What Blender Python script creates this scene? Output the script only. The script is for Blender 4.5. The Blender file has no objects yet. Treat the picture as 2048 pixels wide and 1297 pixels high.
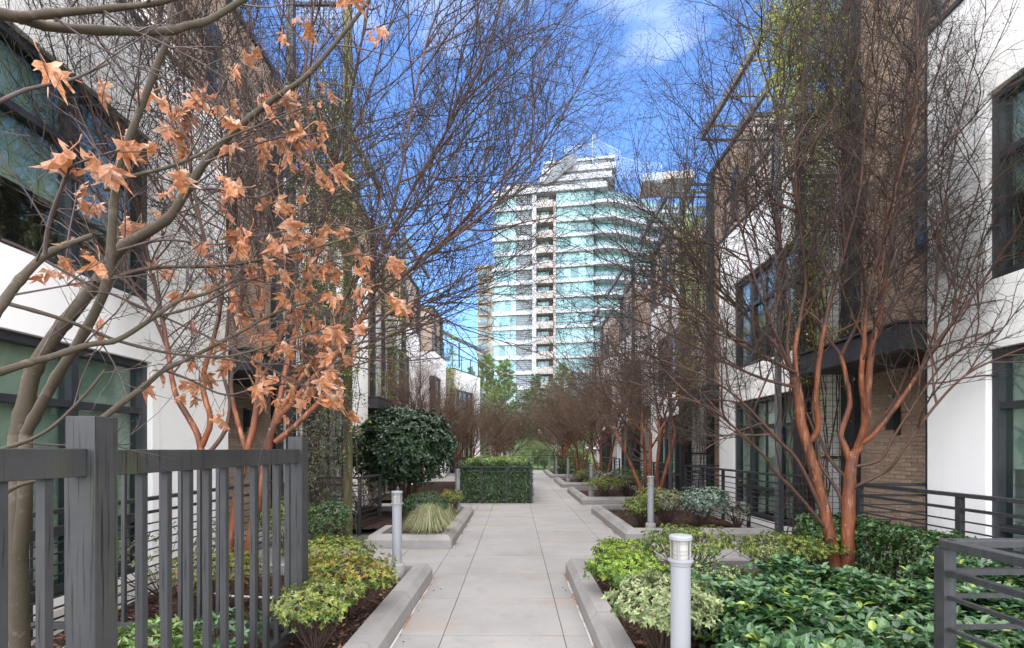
import bpy, math, random
from mathutils import Vector, Matrix, Quaternion
R = math.radians
RND = random.Random(7)
sc = bpy.context.scene
COL = sc.collection

# ------------------------------------------------------------------ camera, sky, sun, exposure
H_EYE, F_PX, VX, VY = 1.5, 1000.0, 1031.0, 897.0      # measured on the 2048 px wide photograph
cam = bpy.data.cameras.new('camera'); cam_o = bpy.data.objects.new('camera', cam); COL.objects.link(cam_o)
cam_o.location = (0, 0, H_EYE); cam_o.rotation_euler = (R(90), 0, 0)
cam.sensor_width = 36; cam.lens = 36 * F_PX / 2048
cam.shift_x = (1024 - VX) / 2048; cam.shift_y = (VY - 648.5) / 2048
cam.clip_start = 0.05; cam.clip_end = 2000
sc.camera = cam_o
SUN_EL, SUN_ROT = 50.0, 188.0
w = bpy.data.worlds.new('World'); sc.world = w; w.use_nodes = True
wn, wl = w.node_tree.nodes, w.node_tree.links
wn.clear()
wo = wn.new('ShaderNodeOutputWorld'); bg = wn.new('ShaderNodeBackground'); sky = wn.new('ShaderNodeTexSky')
sky.sky_type = 'NISHITA'; sky.sun_disc = False; sky.sun_elevation = R(SUN_EL); sky.sun_rotation = R(SUN_ROT)
sky.air_density = 1.0; sky.dust_density = 0.3; sky.ozone_density = 2.5
tc = wn.new('ShaderNodeTexCoord'); mp = wn.new('ShaderNodeMapping'); mp.inputs['Scale'].default_value = (1.5, 1.5, 4.2)
mp.inputs['Location'].default_value = (3.2, 1.2, 0.9)
no = wn.new('ShaderNodeTexNoise'); no.inputs['Scale'].default_value = 1.5; no.inputs['Detail'].default_value = 7; no.inputs['Roughness'].default_value = 0.45
cr = wn.new('ShaderNodeValToRGB'); cr.color_ramp.elements[0].position = 0.54; cr.color_ramp.elements[1].position = 0.92
mx = wn.new('ShaderNodeMixRGB'); mx.inputs[2].default_value = (6.6, 7.0, 7.6, 1)
mul = wn.new('ShaderNodeMixRGB'); mul.blend_type = 'MULTIPLY'; mul.inputs[0].default_value = 1; mul.inputs[2].default_value = (0.57, 0.745, 1.0, 1)
wl.new(tc.outputs['Generated'], mp.inputs['Vector']); wl.new(mp.outputs[0], no.inputs['Vector']); wl.new(no.outputs['Fac'], cr.inputs[0])
wl.new(cr.outputs[0], mx.inputs[0]); wl.new(sky.outputs[0], mul.inputs[1]); wl.new(mul.outputs[0], mx.inputs[1])
wl.new(mx.outputs[0], bg.inputs[0]); bg.inputs[1].default_value = 0.145
wl.new(bg.outputs[0], wo.inputs[0])
sl = bpy.data.lights.new('sun', 'SUN'); sl.energy = 4.2; sl.angle = R(150); sl.color = (1.0, 0.90, 0.775)
so = bpy.data.objects.new('sun', sl); COL.objects.link(so)
_az = R(SUN_ROT)
_sd = Vector((math.sin(_az) * math.cos(R(SUN_EL)), math.cos(_az) * math.cos(R(SUN_EL)), math.sin(R(SUN_EL))))
so.rotation_euler = _sd.to_track_quat('Z', 'Y').to_euler(); so.location = (0, -20, 30)
vs = sc.view_settings; vs.view_transform = 'Standard'; vs.look = 'None'; vs.gamma = 1; vs.use_curve_mapping = False
vs.exposure = 1.62

# ------------------------------------------------------------------ helpers
def W(px, py, Y):                                    # pixel of the photograph at depth Y -> point
    return Vector(((px - VX) * Y / F_PX, Y, H_EYE - (py - VY) * Y / F_PX))

class MB:
    def __init__(s): s.v = []; s.f = []; s.c = []
    def box(s, x0, x1, y0, y1, z0, z1):
        x0, x1 = min(x0, x1), max(x0, x1); y0, y1 = min(y0, y1), max(y0, y1); z0, z1 = min(z0, z1), max(z0, z1)
        n = len(s.v)
        s.v += [(x0,y0,z0),(x1,y0,z0),(x1,y1,z0),(x0,y1,z0),(x0,y0,z1),(x1,y0,z1),(x1,y1,z1),(x0,y1,z1)]
        s.f += [(n,n+3,n+2,n+1),(n+4,n+5,n+6,n+7),(n,n+1,n+5,n+4),(n+1,n+2,n+6,n+5),(n+2,n+3,n+7,n+6),(n+3,n,n+4,n+7)]
        return s
    def bar(s, p, q, wd, ht, up=Vector((0,0,1))):    # box from p to q
        p, q = Vector(p), Vector(q); d = (q - p).normalized()
        if abs(d.dot(up)) > .99: up = Vector((0,1,0))
        a = d.cross(up).normalized() * wd / 2; b = a.cross(d).normalized() * ht / 2
        n = len(s.v)
        for o in (p, q):
            for k in (-a-b, a-b, a+b, -a+b): s.v.append(tuple(o + k))
        s.f += [(n,n+1,n+2,n+3),(n+7,n+6,n+5,n+4),(n,n+4,n+5,n+1),(n+1,n+5,n+6,n+2),(n+2,n+6,n+7,n+3),(n+3,n+7,n+4,n)]
        return s
    def tube(s, pts, rad, n=6, cap=True):
        base = len(s.v); m = len(pts); prev = None
        for i in range(m):
            a = pts[i-1] if i else pts[i]; b = pts[i+1] if i < m-1 else pts[i]
            d = (b - a)
            if d.length < 1e-9: d = Vector((0,0,1))
            d.normalize()
            if prev is None:
                u = d.cross(Vector((0.31,0.87,0.38)))
                if u.length < .1: u = d.cross(Vector((1,0,0)))
            else: u = prev - d * prev.dot(d)
            u.normalize(); prev = u; v = d.cross(u); r = rad[i]
            for k in range(n):
                t = 2 * math.pi * k / n
                s.v.append(tuple(pts[i] + u * (r * math.cos(t)) + v * (r * math.sin(t))))
        for i in range(m-1):
            for k in range(n):
                a = base + i*n + k; b = base + i*n + (k+1) % n
                s.f.append((a, b, b+n, a+n))
        if cap and n > 3: s.f.append(tuple(base + (m-1)*n + k for k in range(n)))
        return s
    def lathe(s, prof, n=24, c=(0,0)):               # prof: (r, z)
        base = len(s.v); m = len(prof)
        for r, z in prof:
            for k in range(n):
                t = 2*math.pi*k/n; s.v.append((c[0]+r*math.cos(t), c[1]+r*math.sin(t), z))
        for i in range(m-1):
            for k in range(n):
                a = base+i*n+k; b = base+i*n+(k+1) % n; s.f.append((a, b, b+n, a+n))
        s.f.append(tuple(base+(m-1)*n+k for k in range(n)))
        s.f.append(tuple(base+k for k in reversed(range(n))))
        return s
    def mesh(s, name, mat=None, smooth=False):
        me = bpy.data.meshes.new(name); me.from_pydata([tuple(p) for p in s.v], [], s.f)
        if s.c:
            at = me.attributes.new('tint', 'FLOAT_COLOR', 'POINT')
            flat = []
            for c in s.c: flat += [c[0], c[1], c[2], 1.0]
            at.data.foreach_set('color', flat)
        if mat: me.materials.append(mat)
        if smooth: me.polygons.foreach_set('use_smooth', [True]*len(me.polygons))
        me.update()
        return me
    def build(s, name, mat, parent=None, smooth=False, loc=None, bevel=0):
        o = bpy.data.objects.new(name, s.mesh(name, mat, smooth)); COL.objects.link(o)
        if parent: o.parent = parent
        if loc is not None: o.location = loc
        if bevel:
            b = o.modifiers.new('bevel', 'BEVEL'); b.width = bevel; b.segments = 2; b.limit_method = 'ANGLE'
        return o
def inst(name, me, parent=None, loc=(0,0,0), rot=None, scale=None):
    o = bpy.data.objects.new(name, me); COL.objects.link(o)
    if parent: o.parent = parent
    o.location = loc
    if rot is not None: o.rotation_euler = rot
    if scale is not None: o.scale = scale
    return o
def tag(o, label=None, cat=None, group=None, kind=None):
    if label: o['label'] = label
    if cat: o['category'] = cat
    if group: o['group'] = group
    if kind: o['kind'] = kind
    return o
def thing(name, loc, label, cat, group=None, rz=0):
    o = bpy.data.objects.new(name, None); COL.objects.link(o); o.location = loc; o.rotation_euler = (0,0,rz)
    o.empty_display_size = .1
    return tag(o, label, cat, group)
def copy_tree(o, parent=None):
    c = o.copy(); COL.objects.link(c)
    if parent: c.parent = parent
    for ch in list(o.children): copy_tree(ch, c)
    return c

# ------------------------------------------------------------------ materials
def mat(name, col, rough=.6, spec=.3, metal=0, noise=None, bump=None, attr=False, rnd=0, transl=0):
    """noise: list of (scale xyz or float, detail, colour, lo, hi); bump: (scale, strength, dist)"""
    m = bpy.data.materials.new(name); m.use_nodes = True
    n, l = m.node_tree.nodes, m.node_tree.links
    bs = n['Principled BSDF']
    bs.inputs['Roughness'].default_value = rough; bs.inputs['Specular IOR Level'].default_value = spec; bs.inputs['Metallic'].default_value = metal
    bs.inputs['Base Color'].default_value = (*col, 1)
    cur = None
    tcn = n.new('ShaderNodeTexCoord')
    if attr:
        a = n.new('ShaderNodeAttribute'); a.attribute_name = 'tint'; cur = a.outputs['Color']
    def mixin(fac, colr, mode='MIX'):
        nonlocal cur
        x = n.new('ShaderNodeMixRGB'); x.blend_type = mode
        if cur is None: x.inputs[1].default_value = (*col, 1)
        else: l.new(cur, x.inputs[1])
        x.inputs[2].default_value = (*colr, 1); l.new(fac, x.inputs[0]); cur = x.outputs[0]
    for q in (noise or []):
        scl, det, c2, lo, hi = q[:5]
        mpn = n.new('ShaderNodeMapping'); mpn.inputs['Scale'].default_value = scl if isinstance(scl, tuple) else (scl,)*3
        nz = n.new('ShaderNodeTexNoise'); nz.inputs['Scale'].default_value = 1; nz.inputs['Detail'].default_value = det; nz.inputs['Roughness'].default_value = .6
        l.new(tcn.outputs['Object'], mpn.inputs[0]); l.new(mpn.outputs[0], nz.inputs['Vector'])
        mr = n.new('ShaderNodeMapRange'); mr.inputs[1].default_value = lo; mr.inputs[2].default_value = hi
        if len(q) > 5: mr.inputs[4].default_value = q[5]
        l.new(nz.outputs['Fac'], mr.inputs[0]); mixin(mr.outputs[0], c2)
    if rnd:
        oi = n.new('ShaderNodeObjectInfo'); hs = n.new('ShaderNodeHueSaturation')
        mr = n.new('ShaderNodeMapRange'); mr.inputs[3].default_value = 1-rnd; mr.inputs[4].default_value = 1+rnd
        l.new(oi.outputs['Random'], mr.inputs[0]); l.new(mr.outputs[0], hs.inputs['Value'])
        if cur is None: hs.inputs['Color'].default_value = (*col, 1)
        else: l.new(cur, hs.inputs['Color'])
        cur = hs.outputs[0]
    if cur is not None: l.new(cur, bs.inputs['Base Color'])
    if bump:
        mpn = n.new('ShaderNodeMapping'); s_ = bump[0]; mpn.inputs['Scale'].default_value = s_ if isinstance(s_, tuple) else (s_,)*3
        nz = n.new('ShaderNodeTexNoise'); nz.inputs['Scale'].default_value = 1; nz.inputs['Detail'].default_value = 5
        b = n.new('ShaderNodeBump'); b.inputs['Strength'].default_value = bump[1]; b.inputs['Distance'].default_value = bump[2]
        l.new(tcn.outputs['Object'], mpn.inputs[0]); l.new(mpn.outputs[0], nz.inputs['Vector']); l.new(nz.outputs['Fac'], b.inputs['Height']); l.new(b.outputs[0], bs.inputs['Normal'])
    if transl:
        tr = n.new('ShaderNodeBsdfTranslucent'); ms = n.new('ShaderNodeMixShader'); ms.inputs[0].default_value = transl
        if cur is not None: l.new(cur, tr.inputs[0])
        else: tr.inputs[0].default_value = (*col, 1)
        l.new(bs.outputs[0], ms.inputs[1]); l.new(tr.outputs[0], ms.inputs[2]); l.new(ms.outputs[0], n['Material Output'].inputs[0])
    return m

def glass_mat(name, tint, gloss=.16, rough=.02):
    m = bpy.data.materials.new(name); m.use_nodes = True
    n, l = m.node_tree.nodes, m.node_tree.links; n.clear()
    out = n.new('ShaderNodeOutputMaterial'); tr = n.new('ShaderNodeBsdfTransparent'); tr.inputs[0].default_value = (*tint, 1)
    gl = n.new('ShaderNodeBsdfGlossy'); gl.inputs['Roughness'].default_value = rough; gl.inputs[0].default_value = (.9, 1, .97, 1)
    fr = n.new('ShaderNodeLayerWeight'); pw = n.new('ShaderNodeMath'); pw.operation = 'POWER'; pw.inputs[1].default_value = 5.0     # Schlick
    ad = n.new('ShaderNodeMath'); ad.operation = 'ADD'; ad.inputs[1].default_value = gloss; ad.use_clamp = True
    ms = n.new('ShaderNodeMixShader')
    l.new(fr.outputs['Facing'], pw.inputs[0]); l.new(pw.outputs[0], ad.inputs[0]); l.new(ad.outputs[0], ms.inputs[0]); l.new(tr.outputs[0], ms.inputs[1]); l.new(gl.outputs[0], ms.inputs[2]); l.new(ms.outputs[0], out.inputs[0])
    return m

M = {}
M['slab'] = mat('paving_concrete', (.315,.30,.268), .75, .25, noise=[(1.1,6,(.25,.237,.208),.40,.72), ((.6,1.6,1),5,(.30,.215,.135),.56,.74,.75), (3.5,5,(.23,.22,.20),.56,.74,.8), (60,3,(.23,.22,.20),.5,.8), (9,2,(.2,.19,.18),.74,.8,.6)], bump=(90,.15,.004), rnd=.045)
M['joint'] = mat('joint_filler', (.10,.095,.085), .9)
M['kerb'] = mat('kerb_concrete', (.29,.272,.245), .8, .2, noise=[(2,5,(.22,.205,.18),.45,.7), (45,3,(.22,.21,.19),.5,.8), ((6,6,.8),4,(.22,.2,.17),.6,.85,.6)], bump=(60,.3,.006), rnd=.07)
M['mulch'] = mat('mulch', (.055,.036,.026), .95, .1, noise=[(24,5,(.10,.06,.04),.5,.72), (70,3,(.018,.012,.01),.5,.66)], bump=(55,1,.03))
M['chip'] = mat('mulch_chips', (.07,.045,.03), .9, .1, attr=True)
M['white'] = mat('white_stucco', (.79,.77,.71), .85, .2, noise=[((.9,.9,.45),5,(.69,.67,.59),.48,.74), ((5,5,.3),4,(.58,.56,.49),.62,.82,.55)], bump=(120,.12,.003))
M['frame'] = mat('window_frame_metal', (.022,.024,.027), .42, .45, noise=[(5,3,(.035,.036,.04),.4,.7)])
M['steel'] = mat('dark_painted_steel', (.026,.027,.028), .5, .4, noise=[((30,30,4),4,(.045,.045,.044),.45,.75), (6,3,(.018,.018,.018),.5,.7)])
M['fence'] = mat('weathered_fence_paint', (.036,.036,.035), .6, .3, noise=[(5,4,(.05,.049,.046),.4,.75), ((3,3,1.2),5,(.05,.058,.022),.54,.78,.8), ((85,85,2.2),4,(.008,.008,.008),.57,.66,.9)], bump=(120,.12,.002))
M['mortar'] = mat('mortar', (.46,.41,.34), .9, .1)
M['brick'] = mat('brick', (.36,.26,.185), .85, .15, noise=[(6,4,(.29,.205,.145),.4,.7)], bump=(80,.25,.003), rnd=.16)
def brick_tex():
    m = bpy.data.materials.new('far_brickwork'); m.use_nodes = True; n, l = m.node_tree.nodes, m.node_tree.links
    b = n.new('ShaderNodeTexBrick'); b.inputs['Color1'].default_value = (.33,.235,.165,1); b.inputs['Color2'].default_value = (.27,.19,.135,1); b.inputs['Mortar'].default_value = (.42,.36,.30,1)
    b.inputs['Scale'].default_value = 1; b.inputs['Mortar Size'].default_value = .005; b.inputs['Brick Width'].default_value = .205; b.inputs['Row Height'].default_value = .06
    t = n.new('ShaderNodeTexCoord'); sx = n.new('ShaderNodeSeparateXYZ'); cx = n.new('ShaderNodeCombineXYZ'); ad = n.new('ShaderNodeMath')
    l.new(t.outputs['Object'], sx.inputs[0]); l.new(sx.outputs[0], ad.inputs[0]); l.new(sx.outputs[1], ad.inputs[1]); l.new(ad.outputs[0], cx.inputs[0]); l.new(sx.outputs[2], cx.inputs[1])
    l.new(cx.outputs[0], b.inputs['Vector']); l.new(b.outputs[0], n['Principled BSDF'].inputs['Base Color']); n['Principled BSDF'].inputs['Roughness'].default_value = .85
    return m
M['brickfar'] = brick_tex()
M['glass'] = glass_mat('window_glass', (.80,.865,.835), .09)
M['blind'] = mat('roller_blind', (.50,.52,.43), .8, .1, noise=[((1.2,1.2,.6),3,(.30,.35,.30),.4,.62), ((.9,.9,.9),2,(.60,.60,.50),.6,.7)])
M['inside'] = mat('interior_plaster', (.28,.29,.27), .9, .1)
M['bollard'] = mat('bollard_paint', (.25,.253,.25), .45, .4, noise=[((4,4,1.5),5,(.24,.24,.24),.5,.8), ((9,9,3),4,(.18,.16,.13),.68,.85,.6)])
M['bollard_lens'] = mat('bollard_lens', (.30,.28,.23), .22, .5, noise=[((2,2,90),2,(.42,.40,.34),.45,.6)])
M['bollard_base'] = mat('bollard_base_concrete', (.30,.29,.26), .8, .2, noise=[(7,5,(.27,.28,.17),.5,.75)], bump=(50,.3,.005))
M['bark'] = mat('crape_myrtle_bark', (.185,.058,.022), .55, .3, noise=[((9,9,2.2),6,(.075,.028,.014),.45,.60), ((22,22,4),5,(.30,.125,.058),.56,.66,.95), ((40,40,16),2,(.45,.32,.24),.70,.74,.9)], bump=((30,30,7),.6,.012))
M['limb'] = mat('crape_myrtle_limb', (.092,.044,.027), .65, .25, noise=[((9,9,4),4,(.065,.04,.03),.4,.6), (20,3,(.19,.085,.043),.6,.75)])
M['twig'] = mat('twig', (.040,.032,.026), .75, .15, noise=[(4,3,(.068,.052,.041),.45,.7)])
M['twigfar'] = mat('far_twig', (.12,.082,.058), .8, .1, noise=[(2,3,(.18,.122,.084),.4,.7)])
M['pod'] = mat('seed_pod', (.035,.025,.02), .8, .1)
M['maplebark'] = mat('maple_bark', (.062,.047,.031), .7, .2, noise=[((9,9,5),5,(.048,.040,.021),.45,.65), ((26,26,26),4,(.105,.082,.06),.58,.72), ((60,60,60),3,(.04,.032,.024),.6,.7)], bump=(40,.25,.005))
M['mapletwig'] = mat('maple_twig', (.06,.042,.036), .65, .25, noise=[(10,3,(.10,.075,.06),.5,.7)])
M['maple'] = mat('dry_maple_leaf', (.44,.175,.07), .38, .5, noise=[(2.2,5,(.58,.32,.19),.45,.65), (5,4,(.26,.09,.03),.55,.7,.9), (.8,2,(.60,.42,.30),.6,.75,.7)], rnd=.28, transl=.3, bump=(4,.5,.12))
M['leaf'] = mat('leaf', (.1,.15,.05), .48, .35, attr=True, transl=.18)
M['gloss'] = mat('glossy_leaf', (.1,.15,.05), .25, .5, attr=True, transl=.1)
M['stem'] = mat('shrub_stem', (.075,.05,.038), .85, .1)
M['rust'] = mat('rusty_edging', (.55,.52,.46), .7, .2, noise=[((6,2.2,6),5,(.30,.14,.06),.47,.6)])
M['wood'] = mat('wood', (.30,.19,.10), .6, .2, noise=[((30,3,30),3,(.22,.13,.07),.4,.7)])
M['post'] = mat('mossy_post', (.13,.12,.06), .75, .2, noise=[((8,8,1.5),4,(.09,.10,.035),.4,.65)])
M['pvc'] = mat('pvc_pipe', (.75,.76,.78), .4, .4)
M['amber'] = mat('amber_lamp', (.8,.5,.1), .4)
M['ground'] = mat('ground', (.22,.21,.19), .9, .1, noise=[(.6,4,(.15,.145,.13),.4,.7)])
M['grassfar'] = mat('far_lawn', (.10,.15,.045), .9, .1, noise=[(.8,4,(.07,.11,.03),.4,.7)])
M['tglass'] = mat('tower_glass', (.10,.25,.255), .08, .7, noise=[((.25,.25,.25),2,(.07,.19,.20),.4,.6)], rnd=.25)
M['tcurt'] = mat('tower_curtained_glass', (.20,.37,.37), .1, .6, rnd=.2)
M['twhite'] = mat('tower_white', (.38,.395,.415), .6, .3)
M['tbeige'] = mat('tower_concrete', (.37,.34,.31), .8, .2, noise=[(.15,3,(.33,.305,.28),.4,.7)])
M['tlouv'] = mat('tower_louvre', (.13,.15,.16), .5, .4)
M['tmul'] = mat('tower_mullion', (.27,.31,.33), .4, .5)
M['tscreen'] = glass_mat('tower_glass_screen', (.88,.93,.97), .03)
M['cream'] = mat('cream_render', (.36,.32,.25), .85, .15)
M['pinebark'] = mat('pine_bark', (.12,.08,.055), .9)
M['pergola'] = mat('pergola_grey_steel', (.11,.108,.105), .55, .35, noise=[(6,4,(.16,.155,.15),.45,.7)])
M['darkglass'] = mat('dark_glass', (.02,.026,.03), .06, .6)
# ------------------------------------------------------------------ ground and paving
g = MB().box(-400, 400, -30, 900, -.5, -.03).build('ground', M['ground']); tag(g, kind='structure')
g = MB().box(-60, 60, 34.5, 95, -.03, -.022).build('lawn', M['grassfar']); tag(g, kind='structure')
walk = thing('walkway', (0,0,0), None, None); tag(walk, kind='structure')
tag(MB().box(-5.7, 6.4, -2, 34.5, -.029, -.010).build('joint_bed', M['joint'], walk))
def slab(x0, x1, y0, y1):
    g = .0035; z1 = RND.uniform(-.0012, .0012)
    MB().box(x0+g, x1-g, y0+g, y1-g, -.009, z1).build('paving_slab', M['slab'], walk, loc=None)
JX = [-.95, -.58, .385, 1.38, 1.76]
for y in range(0, 22):
    if y < 6: cols = [-.97, -.58, .385, .62]
    else: cols = [-.97, -.58, .385, 1.38, 1.80]
    if y >= 14: cols = [.385, 1.38, 1.80]
    for a, b in zip(cols[:-1], cols[1:]): slab(a, b, y, y+1)
slab(.385, 1.8, 22, 34)
for a, b in ((1.8,2.38),(2.38,3.38),(3.38,4.4),(4.4,6.3)):          # side paths between the beds, right
    for y0, y1 in ((6,7),(7,8.05),(11.6,13.3)): slab(a, b, y0, y1)
    slab(a, b, 17.0, 19.0); slab(a, b, 22.9, 25.0)
for a, b in ((-1.58,-.97),(-2.58,-1.58),(-3.58,-2.58),(-5.6,-3.58)):
    for y0, y1 in ((5.75,6.6),(6.6,7.5),(11.4,13.4)): slab(a, b, y0, y1)
slab(-5.6, -.58, 13.4, 34); slab(-.58, .385, 14, 34)
for s, x0, x1 in ((1,4.15,6.3),(-1,-5.6,-3.55)):                   # patios in front of the houses
    for y0, y1 in ((0,3),(3,5.7),(8.1,11.5),(13.4,16.9),(19.1,22.8),(25.1,34)):
        if s < 0 and y0 > 12: continue
        slab(x0, x1, y0+.02, y1)

def kerb_mesh(L, m0=0, m1=0):                                                   # profile: outer face, chamfer, top; runs along +y, outer side at x=0 facing -x
    pr = [(0,-.01),(0,.125),(.055,.195),(.185,.195),(.185,-.01)]
    m = MB(); g = .004
    for e in (0, 1):
        for x, z in pr: m.v.append((x, (L-g-x*m1) if e else (g+x*m0), z))          # mitred at bed corners
    n = len(pr)
    for i in range(n): j = (i+1) % n; m.f.append((i, i+n, j+n, j))
    m.f.append(tuple(range(n))); m.f.append(tuple(reversed(range(n, 2*n))))
    return m.mesh('kerb_block', M['kerb'])
_kc = {}
def kerb_run(par, p, q, m0=0, m1=0, step=1.1):                                  # the outer side is to the left of p->q
    p, q = Vector((p[0],p[1],0)), Vector((q[0],q[1],0)); d = q-p; L = d.length; n = max(1, round(L/step)); l = L/n
    a = math.atan2(d.y, d.x) - math.pi/2
    for i in range(n):
        key = (round(l,3), m0 if i == 0 else 0, m1 if i == n-1 else 0)
        if key not in _kc: _kc[key] = kerb_mesh(l, key[1], key[2])
        inst('kerb_block', _kc[key], par, p + d*(i/n), (0,0,a))
def mulch(name, x0, x1, y0, y1, z=.10, seed=0):
    r = random.Random(seed); m = MB(); st = .07; nx = int((x1-x0)/st)+1; ny = int((y1-y0)/st)+1
    for j in range(ny+1):
        for i in range(nx+1):
            x = x0+(x1-x0)*i/nx; y = y0+(y1-y0)*j/ny
            e = min(x-x0, x1-x, y-y0, y1-y)
            m.v.append((x, y, z + .025*math.sin(x*2.1+seed)*math.sin(y*1.7+seed*2) + r.uniform(-.012,.012) + (0 if e > .1 else -.02)))
    for j in range(ny):
        for i in range(nx):
            a = j*(nx+1)+i; m.f.append((a, a+1, a+nx+2, a+nx+1))
    return tag(m.build(name, M['mulch'], smooth=True), kind='structure')
def kerbs(label_pts):
    k = thing('planter_kerb', (0,0,0), None, None); tag(k, kind='structure')
    for p, q, m0, m1 in label_pts: kerb_run(k, p, q, m0, m1)
# right beds: kerb on the walk side, near side, far side
kerbs([((.60,1.0),(.60,5.98),0,1), ((.60,5.98),(4.1,5.98),1,0)]); mulch('planting_bed', .78, 4.1, 1.0, 5.80, seed=1)
RB = [(8.02,11.6),(13.3,17.0),(19.0,22.9),(25.0,30.6)]
for i, (a, b) in enumerate(RB):
    kerbs([((4.1,a),(1.76,a),0,1), ((1.76,a),(1.76,b),1,1), ((1.76,b),(4.1,b),1,0)]); mulch('planting_bed', 1.94, 4.1, a+.18, b-.18, seed=3+i)
# left beds
kl = thing('planter_kerb', (0,0,0), None, None); tag(kl, kind='structure')
kerb_run(kl, (-.95,5.73), (-.95,1.0), 1, 0); kerb_run(kl, (-3.55,5.73), (-.95,5.73), 0, 1); mulch('planting_bed', -3.5, -1.13, 1.0, 5.55, seed=11)
kl = thing('planter_kerb', (0,0,0), None, None); tag(kl, kind='structure')
kerb_run(kl, (-.95,11.36), (-.95,7.46), 1, 1); kerb_run(kl, (-.95,7.46), (-2.25,7.46), 1, 1); kerb_run(kl, (-2.25,7.46), (-2.25,8.5), 1, 0); kerb_run(kl, (-3.6,11.36), (-.95,11.36), 0, 1)
mulch('planting_bed', -4.0, -2.07, 8.75, 11.18, seed=12); mulch('planting_bed', -2.10, -1.13, 7.62, 11.18, z=.105, seed=13)
mulch('planting_bed', -4.0, -1.6, 13.6, 21.0, seed=14)
# rusty edging strips at the foot of the kerbs
for x, y0, y1 in ((-.935,1,5.7),(.585,1,5.95),(-.935,7.5,11.3),(1.745,8.05,11.55)):
    m = MB(); n = 24
    for i in range(n):
        a = y0+(y1-y0)*i/n; b = y0+(y1-y0)*(i+1)/n
        m.bar((x+RND.uniform(-.002,.002), a, .004), (x+RND.uniform(-.002,.002), b, .004), .014, .009)
    tag(m.build('edging_strip', M['rust']), kind='structure')

# mulch chips and fallen leaves on the near beds
def chips():
    r = random.Random(5); m = MB()
    for (x0,x1,y0,y1,n) in ((.8,4.0,1.6,5.7,9000),(-3.4,-1.15,2.0,5.5,8000),(1.95,4.0,8.2,11.4,2500),(-2.1,-1.15,7.6,11.1,1500)):
        for i in range(n):
            x = r.uniform(x0,x1); y = r.uniform(y0,y1); z = .112+r.uniform(0,.02); l = r.uniform(.008,.03); wd = r.uniform(.004,.01); a = r.uniform(0,6.28)
            d = Vector((math.cos(a), math.sin(a), r.uniform(-.4,.4)))*l; e = Vector((-math.sin(a), math.cos(a), r.uniform(-.6,.6)))*wd
            p = Vector((x,y,z)); k = len(m.v); m.v += [tuple(p-d-e), tuple(p+d-e*.6), tuple(p+d*.9+e), tuple(p-d*.8+e)]; m.f.append((k,k+1,k+2,k+3))
            t = r.random(); c = (.035+.075*t, .022+.042*t, .016+.028*t)
            if r.random() < .06: c = (.2,.12,.07)
            m.c += [c]*4
    o = m.build('mulch_chips', M['chip']); tag(o, 'dark bark chips strewn over the planting beds', 'mulch', kind='stuff')
chips()

# ------------------------------------------------------------------ houses
def window(par, s, a, b0, b1, z0, z1, vm, hm, tm, blind, share=True):
    """dark framed window in the plane a (depth), between b0..b1, z0..z1; vm/hm mullion positions, tm thin bars"""
    f = MB(); t = .075
    def bx(bb0, bb1, zz0, zz1, aa0, aa1): f.box(s*aa0, s*aa1, bb0, bb1, zz0, zz1)
    bx(b0, b0+t, z0, z1, a, a+.14); bx(b1-t, b1, z0, z1, a, a+.14); bx(b0+t, b1-t, z0, z0+t, a+.002, a+.138); bx(b0+t, b1-t, z1-t, z1, a+.002, a+.138)
    for v in vm: bx(v-.04, v+.04, z0+t, z1-t, a+.006, a+.132)
    for h in hm: bx(b0+t, b1-t, h-.035, h+.035, a+.012, a+.126)
    for v in tm: bx(v-.012, v+.012, z0+t, z1-t, a+.05, a+.10)
    bx(b0-.02, b1+.02, z0-.03, z0, a-.05, a+.1)
    o = f.build('window', M['frame'], par)
    bs_ = [b0+t] + [v for v in vm] + [b1-t]; zs = [z0+t] + list(hm) + [z1-t]
    for i in range(len(bs_)-1):
        for j in range(len(zs)-1):
            MB().box(s*(a+.07), s*(a+.078), bs_[i]+.035*(i>0), bs_[i+1]-.035*(i<len(bs_)-2), zs[j]+.03*(j>0), zs[j+1]-.03*(j<len(zs)-2)).build('pane', M['glass'], o)
    if blind:
        lo = z0+.1+(z1-z0)*blind[0]
        m = MB(); n = 12
        m.box(s*(a+.16), s*(a+.164), b0+.05, b1-.05, lo, z1-.06)
        m.build('blind', M['blind'], o)
    return o
def brick_faces(par, s, a, b0, b1, z0, z1, seed, nind, zlow, zhigh, bvis):
    """running-bond brick veneer: nind single bricks where they show largest, the rest one stuff part"""
    r = random.Random(seed); L, Hh, g = .205, .06, .009; rest = MB(); meshes = []
    for k in range(3):
        q = MB().box(0, s*.03, 0, L-g, 0, Hh-g); meshes.append(q.mesh('brick', M['brick']))
    n = 0; row = 0; z = z0
    while z + Hh < z1:
        y = b0 - (L/2 if row % 2 else 0)
        while y < b1:
            y0, y1 = max(y, b0), min(y+L-g, b1)
            if y1-y0 > .03:
                off = r.uniform(-.002,.002)
                if n < nind and zlow < z < zhigh and y0 > bvis and (y1-y0) > L-g-.001:
                    inst('brick', meshes[r.randrange(3)], par, (s*(a-.012+off), y0, z)); n += 1
                else: rest.box(s*(a-.012+off), s*(a+.02), y0, y1, z, z+Hh-g)
            y += L
        z += Hh; row += 1
    return rest.build('brickwork', M['brick'], par)
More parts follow.
